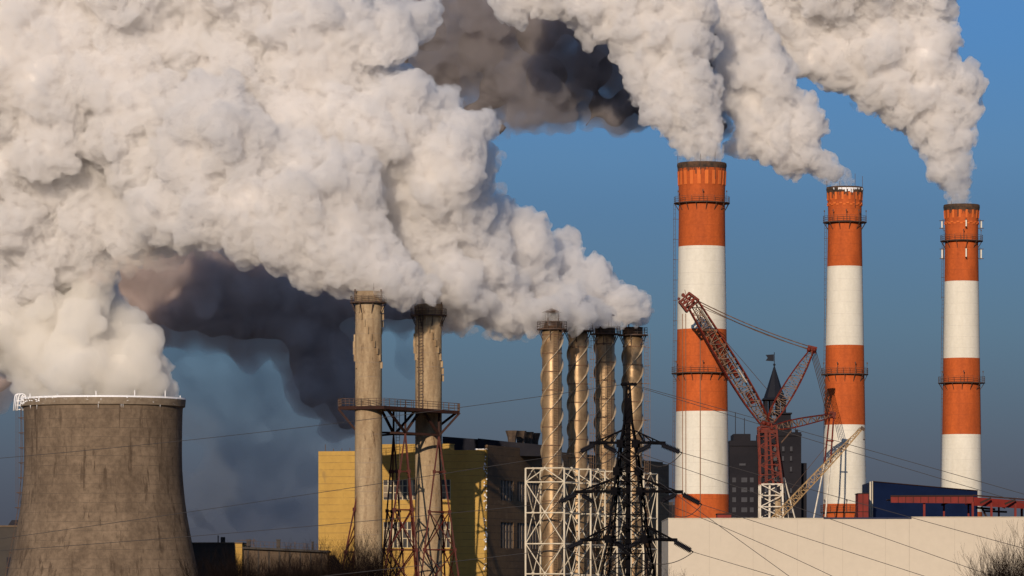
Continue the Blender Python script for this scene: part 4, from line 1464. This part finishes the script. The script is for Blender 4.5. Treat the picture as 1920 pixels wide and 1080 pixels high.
# ------------------------------------------------------------------ bare trees
def bare_tree(label, px, D, ytop, seed, spread=0.32, n0=9, r0=0.16, group=None, dens=1.0, kind='bare_tree'):
    base = P(px, YH, D)
    base.z = 0
    H = P(px, ytop, D).z
    rng = random.Random(seed)
    root = thing(kind, label, 'bare tree', tuple(base), group)
    tr = MB()
    cr2 = MB()
    th_ = H * 0.42
    tp = [base, base + Vector((rng.uniform(-.3, .3), 0, th_ * 0.5)), base + Vector((rng.uniform(-.4, .4), rng.uniform(-.3, .3), th_))]
    tr.tube(tp, [r0 * 1.6, r0 * 1.3, r0], 8)
    tr.build('trunk', m_bark, root)

    def grow_(p, d, L, r, lv):
        pts, rs = [p], [r]
        q = p.copy()
        dd = d.copy()
        nseg = 4 if lv < 2 else 3
        for i in range(nseg):
            dd = (dd + Vector((rng.uniform(-.16, .16), rng.uniform(-.16, .16), 0.07))).normalized()
            q = q + dd * (L / nseg)
            pts.append(q)
            rs.append(max(r * (1 - (i + 1) / nseg * 0.65), 0.010))
        cr2.tube(pts, rs, 4 if lv < 2 else 3, cap=False)
        if lv >= 4:
            return
        kids = int((5, 7, 6, 5)[lv] * dens)
        for k in range(kids):
            f = rng.uniform(0.25, 1.0)
            i = min(int(f * nseg), nseg - 1)
            s = pts[i].lerp(pts[i + 1], f * nseg - i)
            a = rng.uniform(0, 2 * math.pi)
            sd = Vector((math.cos(a), math.sin(a) * 0.8, 0))
            nd = (dd * rng.uniform(0.7, 1.1) + sd * rng.uniform(0.3, 0.75) + Vector((0, 0, 0.25))).normalized()
            grow_(s, nd, L * rng.uniform(0.42, 0.68), max(rs[i] * 0.55, 0.012), lv + 1)
    for k in range(n0):
        a = 2 * math.pi * k / n0 + rng.uniform(-.3, .3)
        z0 = rng.uniform(0.35, 1.0)
        p = tp[0].lerp(tp[2], z0)
        d = Vector((math.cos(a) * spread, math.sin(a) * spread, 1.0)).normalized()
        grow_(p, d, (H - p.z) * rng.uniform(0.62, 0.85), r0 * 0.5, 1)
    top = max(v[2] for v in cr2.v)
    k_ = (H - th_) / (top - th_)
    cr2.v = [(base.x + (v[0] - base.x) * (k_ if v[2] > th_ else 1), v[1], th_ + (v[2] - th_) * k_ if v[2] > th_ else v[2]) for v in cr2.v]
    cr2.build('crown', m_bark, root)
    return root


gp = 'bare trees along the foot of the low buildings'
spots = [(392, 1034, 'beside the cooling tower foot'), (418, 1030, 'before the dark block'), (444, 1033, 'before the painted sunlit strip'), (470, 1036, 'where the two low buildings meet'),
         (496, 1036, 'before the left third of the brown building'), (522, 1034, 'before the roof chimney of the brown building'), (549, 1030, 'before the middle of the brown building'),
         (577, 1034, 'before the right third of the brown building'), (606, 1022, 'where the brown building meets the ochre factory'), (634, 1012, 'before the sunlit ochre wall, left'),
         (661, 1018, 'just left of the first concrete stack'), (690, 1004, 'tall, in front of the first concrete stack'), (714, 1024, 'just right of the first concrete stack')]
for i, (px, y, wh) in enumerate(spots):
    bare_tree('bare dark treetop ' + wh, px, 600 + (i * 37) % 23, y - 24, 40 + i, group=gp, n0=13, dens=1.2, r0=0.2)
bare_tree('small bare treetop low between the pylon and the pale hall', 1268, 560, 1052, 90, n0=6)
bare_tree('small bare treetop below the right leg of the pylon', 1300, 565, 1060, 91, n0=5)
bare_tree('large bare black tree at the right edge before the pale hall', 1918, 330, 945, 77, spread=0.42, n0=22, r0=0.15, dens=1.35)
bare_tree('smaller bare shrub left of the large tree at the right edge', 1884, 335, 1002, 78, spread=0.3, n0=8, r0=0.1)
# ------------------------------------------------------------------ smoke and steam
def ico(sub):
    import bmesh
    bm = bmesh.new()
    bmesh.ops.create_icosphere(bm, subdivisions=sub, radius=1.0)
    bm.verts.ensure_lookup_table()
    v = np.array([x.co[:] for x in bm.verts], dtype=np.float32)
    f = np.array([[q.index for q in p.verts] for p in bm.faces], dtype=np.int32)
    bm.free()
    return v, f


ICO = {k: ico(k) for k in (1, 2, 3)}


def spheres_mesh(name, sph):
    vs, fs, nb = [], [], 0
    for (x, y, z, r, lv) in sph:
        v, f = ICO[lv]
        vs.append(v * r + np.array((x, y, z), dtype=np.float32))
        fs.append(f + nb)
        nb += len(v)
    v = np.concatenate(vs)
    f = np.concatenate(fs)
    me = bpy.data.meshes.new(name)
    me.vertices.add(len(v))
    me.vertices.foreach_set('co', v.ravel())
    me.loops.add(f.size)
    me.loops.foreach_set('vertex_index', f.ravel())
    me.polygons.add(len(f))
    me.polygons.foreach_set('loop_start', np.arange(0, f.size, 3, dtype=np.int32))
    me.update(calc_edges=True)
    return me


def tex(name, kind, size, depth=2):
    t = bpy.data.textures.new(name, kind)
    if kind == 'CLOUDS':
        t.noise_scale = size
        t.noise_depth = depth
        t.noise_basis = 'BLENDER_ORIGINAL'
    else:
        t.noise_scale = size
        t.distance_metric = 'DISTANCE_SQUARED'
    return t


def evaluate(ob, name):
    dg = bpy.context.evaluated_depsgraph_get()
    me = bpy.data.meshes.new_from_object(ob.evaluated_get(dg), depsgraph=dg)
    me.name = name
    return me


def smoke_mesh(name, sph, voxel, steps):
    me = spheres_mesh(name + '_seed', sph)
    ob = bpy.data.objects.new(name + '_seed', me)
    COL.objects.link(ob)
    rm = ob.modifiers.new('r', 'REMESH')
    rm.mode = 'VOXEL'
    rm.voxel_size = voxel
    for i, (kind, size, strength) in enumerate(steps):
        if kind == 'REMESH':
            rm = ob.modifiers.new('r', 'REMESH')
            rm.mode = 'VOXEL'
            rm.voxel_size = size
            continue
        if kind == 'WARP':
            d = ob.modifiers.new('w', 'DISPLACE')
            d.texture = tex(name, 'CLOUDS', size, 2)
            d.texture.cloud_type = 'COLOR'
            d.direction = 'RGB_TO_XYZ'
            d.texture_coords = 'GLOBAL'
            d.strength = strength
            d.mid_level = 0.5
            continue
        if kind == 'BILLOW':
            d = ob.modifiers.new('b', 'DISPLACE')
            d.texture = tex(name, 'CLOUDS', size, 3)
            d.texture.noise_type = 'HARD_NOISE'
            d.texture_coords = 'GLOBAL'
            d.strength = -strength
            d.mid_level = 0.45
            continue
        if kind == 'SMOOTH':
            sm = ob.modifiers.new('s', 'SMOOTH')
            sm.factor = size
            sm.iterations = int(strength)
            continue
        d = ob.modifiers.new('d', 'DISPLACE')
        d.texture = tex(name, kind, size, 3)
        d.texture_coords = 'GLOBAL'
        d.strength = strength
        d.mid_level = 0.35 if kind == 'VORONOI' else 0.5
    out = evaluate(ob, name)
    bpy.data.objects.remove(ob)
    bpy.data.meshes.remove(me)
    return out


def rand_dir(rng):
    z = rng.uniform(-1, 1)
    a = rng.uniform(0, 2 * math.pi)
    s = math.sqrt(1 - z * z)
    return (s * math.cos(a), s * math.sin(a), z)


def grow(blobs, D, seed, flat=1.0, kids=13, grand=9, k1=(0.34, 0.55), k2=(0.28, 0.5), rmin=0.7):
    """blobs: (px, py, r_px[, depth offset in m]) -> spheres, each carrying smaller billows on its surface"""
    rng = random.Random(seed)
    out = []
    for b in blobs:
        px, py, rp = b[:3]
        D2 = D + (b[3] if len(b) > 3 else rng.uniform(-0.35, 0.35) * M(rp, D))
        c = P(px, py, D2)
        r = M(rp, D2) * 0.86
        out.append((c.x, c.y, c.z, r, 3))
        for _ in range(kids):
            d = rand_dir(rng)
            r1 = r * rng.uniform(*k1)
            q = rng.uniform(0.72, 0.95)
            c1 = (c.x + d[0] * r * q, c.y + d[1] * r * q, c.z + d[2] * r * q)
            if r1 > rmin * 0.7:
                out.append((*c1, r1, 2))
            if r1 < rmin * 1.6:
                continue
            for _ in range(grand):
                g = rand_dir(rng)
                if g[0] * d[0] + g[1] * d[1] + g[2] * d[2] < -0.1:
                    continue
                r2 = r1 * rng.uniform(*k2)
                if r2 < rmin * 0.5:
                    continue
                q2 = rng.uniform(0.75, 0.98)
                out.append((c1[0] + g[0] * r1 * q2, c1[1] + g[1] * r1 * q2, c1[2] + g[2] * r1 * q2, r2, 2))
    return out


def smoke_surface(name, col, thin=False):
    m, n, l, b = new_mat(name)
    b.inputs['Base Color'].default_value = (*col, 1)
    b.inputs['Roughness'].default_value = 1.0
    b.inputs['Specular IOR Level'].default_value = 0.0
    return m


def smoke_volume(name, col, dens, nscale=0.0, lo=0.42, hi=0.62, rate=0.35):
    m = bpy.data.materials.new(name)
    m.use_nodes = True
    n, l = m.node_tree.nodes, m.node_tree.links
    n.remove(n['Principled BSDF'])
    v = n.new('ShaderNodeVolumePrincipled')
    v.inputs['Color'].default_value = (*col, 1)
    v.inputs['Density'].default_value = dens
    v.inputs['Anisotropy'].default_value = 0.2
    l.new(v.outputs[0], n['Material Output'].inputs['Volume'])
    if nscale:
        tc_ = n.new('ShaderNodeTexCoord')
        nz_ = n.new('ShaderNodeTexNoise')
        nz_.inputs['Scale'].default_value = nscale
        nz_.inputs['Detail'].default_value = 3.0
        nz_.inputs['Roughness'].default_value = 0.6
        nz_.inputs['Distortion'].default_value = 0.6
        l.new(tc_.outputs['Object'], nz_.inputs['Vector'])
        mr = n.new('ShaderNodeMapRange')
        mr.inputs['From Min'].default_value = lo
        mr.inputs['From Max'].default_value = hi
        mr.inputs['To Max'].default_value = dens
        l.new(nz_.outputs['Fac'], mr.inputs['Value'])
        l.new(mr.outputs['Result'], v.inputs['Density'])
        m.cycles.volume_step_rate = rate
    return m


def offset_copy(me, name, dist, size, amp):
    """the same surface moved along its normals by dist plus or minus amp"""
    ob = bpy.data.objects.new(name, me)
    COL.objects.link(ob)
    d = ob.modifiers.new('d', 'DISPLACE')
    d.mid_level = 0.0
    d.strength = dist - amp / 2
    d2 = ob.modifiers.new('d', 'DISPLACE')
    d2.texture = tex(name, 'CLOUDS', size, 2)
    d2.texture_coords = 'GLOBAL'
    d2.mid_level = 0.0
    d2.strength = amp
    out = evaluate(ob, name)
    bpy.data.objects.remove(ob)
    return out


def plume(name, label, cat, blobs, D, base, seed, msurf, mvol, voxel=0.45, halo=0.9, amp=0.9, group=None, steps=None,
          core_in=0.0, **kw):
    root = thing(name, label, cat, base, group)
    sph = grow(blobs, D, seed, **kw)
    st = steps or [('CLOUDS', 7.0, 3.0), ('VORONOI', 2.6, 0.9), ('SMOOTH', 0.5, 1), ('CLOUDS', 1.6, 0.9), ('CLOUDS', 0.6, 0.35)]
    me = smoke_mesh(name, sph, voxel, st)
    me.polygons.foreach_set('use_smooth', [True] * len(me.polygons))
    outer = offset_copy(me, name + '_veil', halo, 2.2, amp)
    for mm, nm, mt in ((me, 'billow', msurf), (outer, 'veil', mvol)):
        mm.transform(Matrix.Translation(-Vector(base)))
        mm.materials.clear()
        mm.materials.append(mt)
        o = bpy.data.objects.new(nm, mm)
        COL.objects.link(o)
        o.parent = root
    print(name, len(sph), 'spheres', len(me.vertices), 'verts', round(time.time() - T0, 1), 's')
    return root

# ------------------------------------------------------------------ plumes
def steam(name, label, blobs, D, base, seed, col, dens, inset=2.0, voxel=0.22, rmin=0.4, mats=None, group='steam plumes', core_min=2.4, core_st=None,
          steps=None, kids=15, grand=13, vc=(0.981, 0.972, 0.968), hard=True, cat='steam plume', core_voxel=0.7, k1=(0.26, 0.6), nscale=0.0, lo=0.42, hi=0.62, rate=0.35, shift=None):
    root = thing(name, label, cat, base, group)
    if shift:
        blobs = [(*b, shift(b[0])) if len(b) == 3 else b for b in blobs]
    sph = grow(blobs, D, seed, rmin=rmin, kids=kids, grand=grand, k1=k1)
    st = steps or [('CLOUDS', 7.0, 3.0), ('WARP', 4.5, 4.0), ('BILLOW', 2.6, 1.6), ('WARP', 1.5, 1.1), ('BILLOW', 1.1, 0.55), ('CLOUDS', 0.45, 0.4), ('REMESH', voxel, 0)]
    outer = smoke_mesh(name, sph, voxel, st)
    vol = smoke_volume(name + ' vapour', vc, dens, nscale, lo, hi, rate)
    prs = [(outer, 'vapour', vol)]
    if hard:
        s2 = [(x, y, z, r * inset, l) for x, y, z, r, l in sph if l == 3] if inset < 1 else [(x, y, z, r - inset, l) for x, y, z, r, l in sph if r - inset > 0.5]
        if s2:
            core = smoke_mesh(name + 'core', s2, core_voxel, core_st or [('CLOUDS', 7.0, 3.0), ('WARP', 4.5, 4.0)])
            prs.append((core, 'dense_core', smoke_surface(name + ' core', col)))
    for mm, nm, mt in prs:
        mm.polygons.foreach_set('use_smooth', [True] * len(mm.polygons))
        mm.transform(Matrix.Translation(-Vector(base)))
        mm.materials.clear()
        mm.materials.append(mt)
        o = bpy.data.objects.new(nm, mm)
        COL.objects.link(o)
        o.parent = root
        print(name, nm, len(sph), len(mm.vertices), round(time.time() - T0, 1))
    return root


WHITE = (0.91, 0.885, 0.865)
# steam of the cooling tower
steam('steam_plume', 'broad cream steam rising from the cooling tower and leaning left',
      [(110, 742, 52, 0), (190, 745, 60, -2), (262, 742, 56, 0), (300, 738, 28, 0), (80, 700, 70), (150, 690, 90, -4), (225, 690, 75), (272, 700, 40),
       (316, 726, 24, 0), (296, 700, 36, 0), (258, 655, 48, 0), (222, 612, 52, 2), (190, 570, 52, 4), (60, 640, 95, 0), (150, 620, 90, 0), (215, 640, 60, 0), (10, 590, 110, 2), (110, 560, 80, 4), (170, 575, 50, 2), (30, 520, 90, 4), (-60, 560, 110, 4), (90, 505, 50, 2), (140, 525, 45, 2)],
      834, tuple(P(193, 748, 830)), 21, WHITE, 0.65, inset=3.4, steps=[('CLOUDS', 8.0, 3.5), ('CLOUDS', 2.6, 2.0), ('CLOUDS', 0.9, 1.0), ('REMESH', 0.3, 0)], kids=12, vc=(0.992, 0.982, 0.966))
# steam of the two concrete stacks
steam('steam_plume', 'white steam plume blown left from the two concrete stacks, lowest lobe of the big cloud',
      [(692, 540, 24, 0), (665, 522, 36), (800, 548, 19, 0), (770, 534, 32), (735, 528, 45), (700, 490, 60), (640, 490, 52), (590, 478, 62), (530, 455, 65), (470, 430, 55), (640, 420, 75),
       (560, 390, 85), (470, 370, 80), (400, 375, 75), (330, 390, 85), (650, 350, 70), (560, 320, 60), (270, 410, 75), (210, 400, 90), (380, 290, 100), (290, 300, 100), (150, 440, 85),
       (80, 440, 85), (20, 420, 100), (-60, 400, 120), (60, 510, 62), (0, 520, 70), (120, 500, 50), (180, 320, 110), (90, 330, 120), (0, 300, 130), (420, 240, 85), (330, 215, 70)],
      806, tuple(P(745, 560, 812)), 22, WHITE, 1.3, inset=3.2, nscale=0.7, lo=0.34, hi=0.62, rate=0.06, shift=lambda x: 26 * min(1, max(0, (420 - x) / 220)))
# steam of the four straked stacks
steam('steam_plume', 'huge white steam plume blown up and left from the four straked stacks',
      [(1193, 592, 17, 4), (1203, 578, 18, 4), (1030, 583, 25, -32), (1000, 588, 30, -26), (960, 585, 34, -20), (1062, 576, 28, -26), (1092, 578, 26, -20), (1120, 584, 24, -12), (1170, 575, 34), (1135, 572, 40), (1120, 545, 45), (1075, 560, 55), (1085, 522, 42), (1040, 572, 42), (1040, 510, 62), (1000, 560, 60), (990, 470, 60),
       (945, 560, 58), (900, 560, 48), (850, 575, 40), (830, 545, 50), (800, 560, 34), (860, 530, 60), (950, 490, 75), (870, 540, 50), (940, 440, 55), (880, 470, 85), (800, 500, 70), (850, 400, 85), (780, 430, 90), (870, 330, 60), (820, 310, 95), (860, 250, 50), (730, 350, 100), (800, 230, 80),
       (720, 240, 100), (740, 170, 55), (640, 190, 110), (660, 300, 90), (580, 110, 125), (640, 60, 90), (550, 250, 110), (500, 20, 130), (600, -10, 90), (440, 130, 110), (690, 90, 50), (735, 60, 50), (780, 35, 42),
       (400, 10, 120), (300, 60, 130), (330, -20, 110), (220, 150, 130), (200, 20, 130), (120, 100, 140), (100, 230, 130), (60, -10, 140), (0, 110, 150), (-40, 220, 130), (-80, 20, 150), (250, 240, 100),
       (450, -40, 100), (250, -50, 110), (50, -60, 120)],
      849, tuple(P(1120, 600, 849)), 23, WHITE, 1.3, inset=3.2, nscale=0.7, lo=0.34, hi=0.62, rate=0.06, shift=lambda x: -24 * min(1, max(0, (1060 - x) / 200)) + 5 * math.sin(x * 1.7))
steam('steam_wisp', 'thin warm steam wrapping the hats of the two left straked stacks',
      [(1020, 590, 22, 0), (1042, 585, 24, -4), (1060, 600, 18, 0), (1072, 585, 26, 0), (1092, 590, 24, 0), (1100, 608, 14, 2), (1078, 614, 14, 0), (1030, 608, 16, 0), (1000, 598, 22, 0), (1055, 570, 26), (1110, 580, 26, 6), (1140, 592, 22, 10)],
      820, tuple(P(1050, 600, 820)), 40, WHITE, 0.9, nscale=0.4, hard=False, rmin=0.45, voxel=0.3, steps=[('CLOUDS', 2.2, 1.8), ('CLOUDS', 0.8, 0.8), ('REMESH', 0.3, 0)], cat='vapour')
steam('steam_wisp', 'torn brownish wisps trailing along the underside of the big white cloud',
      [(840, 598, 15), (862, 610, 15), (885, 620, 13), (915, 626, 12), (950, 630, 11), (985, 626, 12), (640, 540, 15), (600, 522, 16), (560, 505, 17), (520, 492, 18), (480, 478, 18), (430, 470, 20), (380, 468, 22), (330, 478, 22), (280, 486, 22),
       (240, 498, 22), (200, 512, 22), (170, 520, 20), (355, 455, 22), (300, 462, 22), (930, 250, 14), (938, 290, 14), (935, 350, 15), (925, 385, 13), (912, 215, 12)],
      822, tuple(P(600, 520, 822)), 41, WHITE, 0.45, hard=False, rmin=0.5, voxel=0.35, nscale=0.35, steps=[('CLOUDS', 3.0, 3.0), ('WARP', 2.0, 1.5), ('CLOUDS', 0.8, 0.8), ('REMESH', 0.35, 0)], vc=(0.93, 0.87, 0.82), cat='vapour')
# chimney one
steam('steam_plume', 'white steam plume rising from the tallest striped chimney',
      [(1290, 282, 17, 0), (1312, 278, 18, 0), (1334, 280, 13, 0), (1290, 258, 26, 0), (1320, 255, 26, 0), (1338, 255, 12, 0), (1272, 235, 28), (1300, 235, 34), (1328, 228, 24), (1340, 195, 16), (1338, 160, 18), (1275, 210, 38), (1305, 190, 40), (1245, 190, 42), (1215, 165, 35), (1260, 150, 60), (1300, 140, 42), (1215, 120, 50), (1290, 80, 52), (1235, 75, 60), (1180, 85, 45),
       (1310, 90, 30), (1200, 40, 60), (1270, 20, 65), (1140, 40, 48), (1105, 50, 30), (1150, 0, 55), (1080, 5, 45), (1030, -5, 40), (1220, -30, 60), (1110, -50, 60), (980, -10, 40), (940, -10, 26), (960, 25, 22), (1000, -60, 60)],
      1174, tuple(P(1314, 306, 1175)), 24, WHITE, 1.2, inset=3.3, nscale=0.55, lo=0.34, hi=0.62, rate=0.08, rmin=0.5, voxel=0.28)
steam('steam_wisp', 'thin ragged vapour directly over the mouth of the tallest striped chimney',
      [(1285, 305, 14, 0), (1300, 303, 16, -1), (1320, 303, 17, 0), (1338, 304, 13, 0), (1290, 285, 20), (1312, 282, 22), (1334, 283, 16), (1300, 262, 26), (1328, 258, 22), (1270, 262, 14), (1335, 235, 18), (1335, 205, 20), (1330, 175, 22), (1262, 230, 18), (1245, 215, 16), (1348, 275, 9), (1350, 240, 10)],
      1173, tuple(P(1314, 306, 1175)), 25, WHITE, 0.7, nscale=0.32, hard=False, rmin=0.6, voxel=0.36, steps=[('CLOUDS', 3.0, 3.2), ('CLOUDS', 1.0, 1.4), ('REMESH', 0.36, 0)], cat='vapour')
# chimney two
steam('steam_plume', 'white steam plume drifting left from the middle striped chimney',
      [(1560, 322, 17, 0), (1540, 312, 24), (1510, 300, 32), (1480, 285, 40), (1500, 250, 46), (1520, 225, 34), (1450, 260, 42), (1460, 210, 58), (1505, 205, 38), (1420, 240, 40), (1395, 262, 24), (1410, 190, 52),
       (1445, 150, 52), (1395, 140, 45), (1425, 105, 45), (1385, 85, 42), (1410, 60, 42), (1370, 45, 34), (1382, 20, 42), (1350, 0, 40), (1375, 272, 14)],
      1200, tuple(P(1582, 350, 1197)), 26, WHITE, 1.2, inset=3.3, nscale=0.55, lo=0.34, hi=0.62, rate=0.08, rmin=0.5, voxel=0.28)
steam('steam_wisp', 'thin vapour directly over the frosted mouth of the middle striped chimney',
      [(1570, 352, 9, 0), (1585, 352, 10, 0), (1596, 352, 9, 0), (1575, 340, 14), (1590, 340, 11), (1562, 326, 20), (1578, 325, 14), (1545, 318, 22)],
      1197, tuple(P(1582, 350, 1197)), 27, WHITE, 0.7, nscale=0.45, hard=False, rmin=0.5, voxel=0.33, steps=[('CLOUDS', 2.4, 2.2), ('CLOUDS', 1.0, 1.0), ('REMESH', 0.33, 0)], cat='vapour')
# chimney three
steam('steam_plume', 'white steam plume from the rightmost striped chimney curving up and left',
      [(1788, 362, 14, 0), (1802, 360, 13, 0), (1780, 340, 20), (1800, 338, 17), (1772, 315, 26), (1796, 308, 26), (1812, 300, 12), (1762, 285, 32), (1800, 275, 26), (1780, 270, 40), (1750, 255, 40), (1765, 225, 55), (1805, 200, 34), (1725, 225, 42), (1790, 170, 52), (1730, 175, 62), (1690, 195, 48), (1815, 165, 26),
       (1670, 150, 62), (1740, 110, 68), (1630, 140, 50), (1590, 130, 50), (1650, 85, 78), (1740, 45, 48), (1750, 5, 42), (1700, 60, 60), (1560, 100, 55), (1520, 105, 45), (1590, 50, 78), (1490, 75, 50), (1520, 30, 70), (1450, 35, 55), (1440, 90, 28),
       (1400, -5, 60), (1620, -20, 85), (1540, -50, 85), (1460, -50, 75), (1340, -30, 55), (1655, 40, 60), (1695, 20, 30), (1735, -30, 50), (1300, -60, 50)],
      1262, tuple(P(1800, 384, 1250)), 28, WHITE, 1.2, inset=3.3, nscale=0.55, lo=0.34, hi=0.62, rate=0.08, rmin=0.55, voxel=0.3)
steam('steam_wisp', 'thin ragged vapour directly over the mouth of the rightmost striped chimney',
      [(1782, 386, 10, 0), (1798, 385, 13, 0), (1814, 385, 10, 0), (1790, 368, 17), (1808, 366, 15), (1786, 345, 20), (1806, 342, 17), (1808, 315, 18), (1812, 290, 16)],
      1252, tuple(P(1800, 384, 1250)), 29, WHITE, 0.7, nscale=0.38, hard=False, rmin=0.6, voxel=0.36, steps=[('CLOUDS', 2.6, 2.6), ('CLOUDS', 1.0, 1.2), ('REMESH', 0.36, 0)], cat='vapour')
steam('steam_wisp', 'small torn scraps of grey vapour under the rightmost plume',
      [(1608, 175, 13), (1600, 195, 10), (1612, 190, 9), (1645, 180, 12), (1655, 190, 10), (1635, 175, 8), (1680, 218, 12), (1665, 212, 10), (1700, 235, 10), (1570, 150, 14), (1552, 144, 12)],
      1270, tuple(P(1630, 180, 1270)), 30, WHITE, 0.5, nscale=0.4, hard=False, rmin=0.6, voxel=0.4, steps=[('CLOUDS', 2.6, 2.6), ('CLOUDS', 1.0, 1.2), ('REMESH', 0.4, 0)], cat='vapour')
# smoke behind, grey brown; part of its shadow is put into the colours
GREY = (0.155, 0.138, 0.14)
DST = [('CLOUDS', 12.0, 5.0), ('CLOUDS', 4.0, 4.0), ('CLOUDS', 1.5, 1.6), ('REMESH', 0.7, 0)]
steam('smoke_plume', 'dark grey brown smoke hanging at top centre between the white plumes',
      [(1210, 205, 35), (1170, 190, 50), (1120, 200, 48), (1110, 130, 80), (1060, 190, 50), (1020, 150, 90), (1010, 60, 90), (1100, 50, 80), (930, 170, 70), (900, 90, 90), (830, 150, 70), (800, 60, 80), (890, 215, 45), (900, 0, 90), (1000, -40, 90),
       (940, 240, 28), (1100, 235, 24), (740, 110, 60), (720, 30, 60), (1180, 60, 70), (1240, 150, 50), (1290, 120, 50), (1345, 110, 50), (1345, 180, 44), (1345, 50, 46), (1350, 235, 30), (1290, 190, 45), (1260, 215, 36), (1150, 215, 44), (800, -80, 100), (1000, -130, 100)],
      1230, tuple(P(1000, 150, 1230)), 31, GREY, 0.32, inset=0.58, core_st=[('CLOUDS', 12.0, 5.0), ('SMOOTH', 0.5, 12)], rmin=1.2, voxel=0.7, steps=DST, vc=(0.66, 0.625, 0.63), nscale=0.13, lo=0.30, hi=0.60, rate=0.12, core_voxel=1.0, group='dark smoke behind the steam', cat='smoke plume', kids=12, grand=8)
def path(*pts, step=0.55):
    out = []
    for a, b in zip(pts, pts[1:]):
        L = math.hypot(b[0] - a[0], b[1] - a[1])
        n = max(1, int(L / (step * min(a[2], b[2]))))
        for i in range(n):
            t = i / n
            out.append(tuple(a[k] + (b[k] - a[k]) * t for k in range(3)))
    return out + [pts[-1]]


LST = [('CLOUDS', 14.0, 3.0), ('CLOUDS', 4.5, 3.0), ('CLOUDS', 1.6, 1.4), ('REMESH', 0.8, 0)]
steam('smoke_plume', 'dark brown grey smoke under the big white cloud, above the left low buildings',
      path((140, 480, 70), (230, 495, 80), (330, 505, 95), (450, 530, 100), (570, 560, 100), (690, 555, 80), (800, 580, 46)) +
      path((230, 560, 75), (340, 585, 80), (460, 600, 80), (560, 600, 80)) + path((590, 590, 85), (620, 660, 85), (645, 740, 75), (650, 790, 40)) + path((560, 640, 60), (585, 740, 55)),
      1000, tuple(P(450, 560, 1000)), 32, (0.34, 0.28, 0.27), 0.30, inset=0.60, core_st=[('CLOUDS', 14.0, 3.0), ('SMOOTH', 0.5, 12)], rmin=1.4, voxel=0.8, steps=LST, vc=(0.80, 0.735, 0.715), nscale=0.13, lo=0.30, hi=0.60, rate=0.12, core_voxel=1.0,
      group='dark smoke behind the steam', cat='smoke plume', kids=6, grand=4)
steam('smoke_plume', 'small dark brown smoke patch left of the cooling tower mouth',
      path((-60, 740, 60), (0, 715, 48), (35, 690, 34)), 900, tuple(P(0, 715, 900)), 35, (0.34, 0.28, 0.27), 0.3, inset=0.60, core_st=[('CLOUDS', 14.0, 3.0), ('SMOOTH', 0.5, 12)], rmin=1.2, voxel=0.7, steps=LST,
      vc=(0.80, 0.735, 0.715), nscale=0.13, lo=0.30, hi=0.60, rate=0.12, core_voxel=0.9, group='dark smoke behind the steam', cat='smoke plume', kids=6, grand=4)
steam('smoke_wisp', 'thin blue grey smoke veil right of the cooling tower',
      [(380, 640, 55), (450, 660, 60), (330, 720, 50), (400, 740, 50), (480, 730, 60), (540, 700, 50), (440, 790, 50), (350, 800, 45), (540, 790, 50), (420, 860, 60), (500, 870, 60), (370, 930, 60), (560, 870, 50), (460, 950, 60), (540, 960, 50), (330, 640, 60), (610, 800, 50), (760, 620, 30), (745, 670, 25), (770, 700, 20)],
      1040, tuple(P(450, 800, 1040)), 33, GREY, 0.10, nscale=0.05, lo=0.34, hi=0.72, hard=False, rmin=2.0, voxel=0.9, steps=[('CLOUDS', 10.0, 10.0), ('CLOUDS', 4.0, 5.0), ('CLOUDS', 1.5, 2.0), ('REMESH', 0.9, 0)], vc=(0.42, 0.46, 0.52), group='thin smoke veils', cat='smoke veil', kids=10, grand=5)
steam('smoke_wisp', 'small dark smoke trail rising left from the roof pipe by the cooling tower',
      [(408, 1002, 4), (402, 996, 6), (394, 990, 8), (384, 982, 10), (374, 974, 12), (364, 964, 12), (390, 984, 8), (372, 982, 9)],
      866, tuple(P(409, 1004, 866)), 34, GREY, 0.16, hard=False, rmin=0.3, voxel=0.3, steps=[('CLOUDS', 1.6, 1.2), ('CLOUDS', 0.6, 0.5), ('REMESH', 0.3, 0)], vc=(0.35, 0.33, 0.36), group='thin smoke veils', cat='smoke veil')
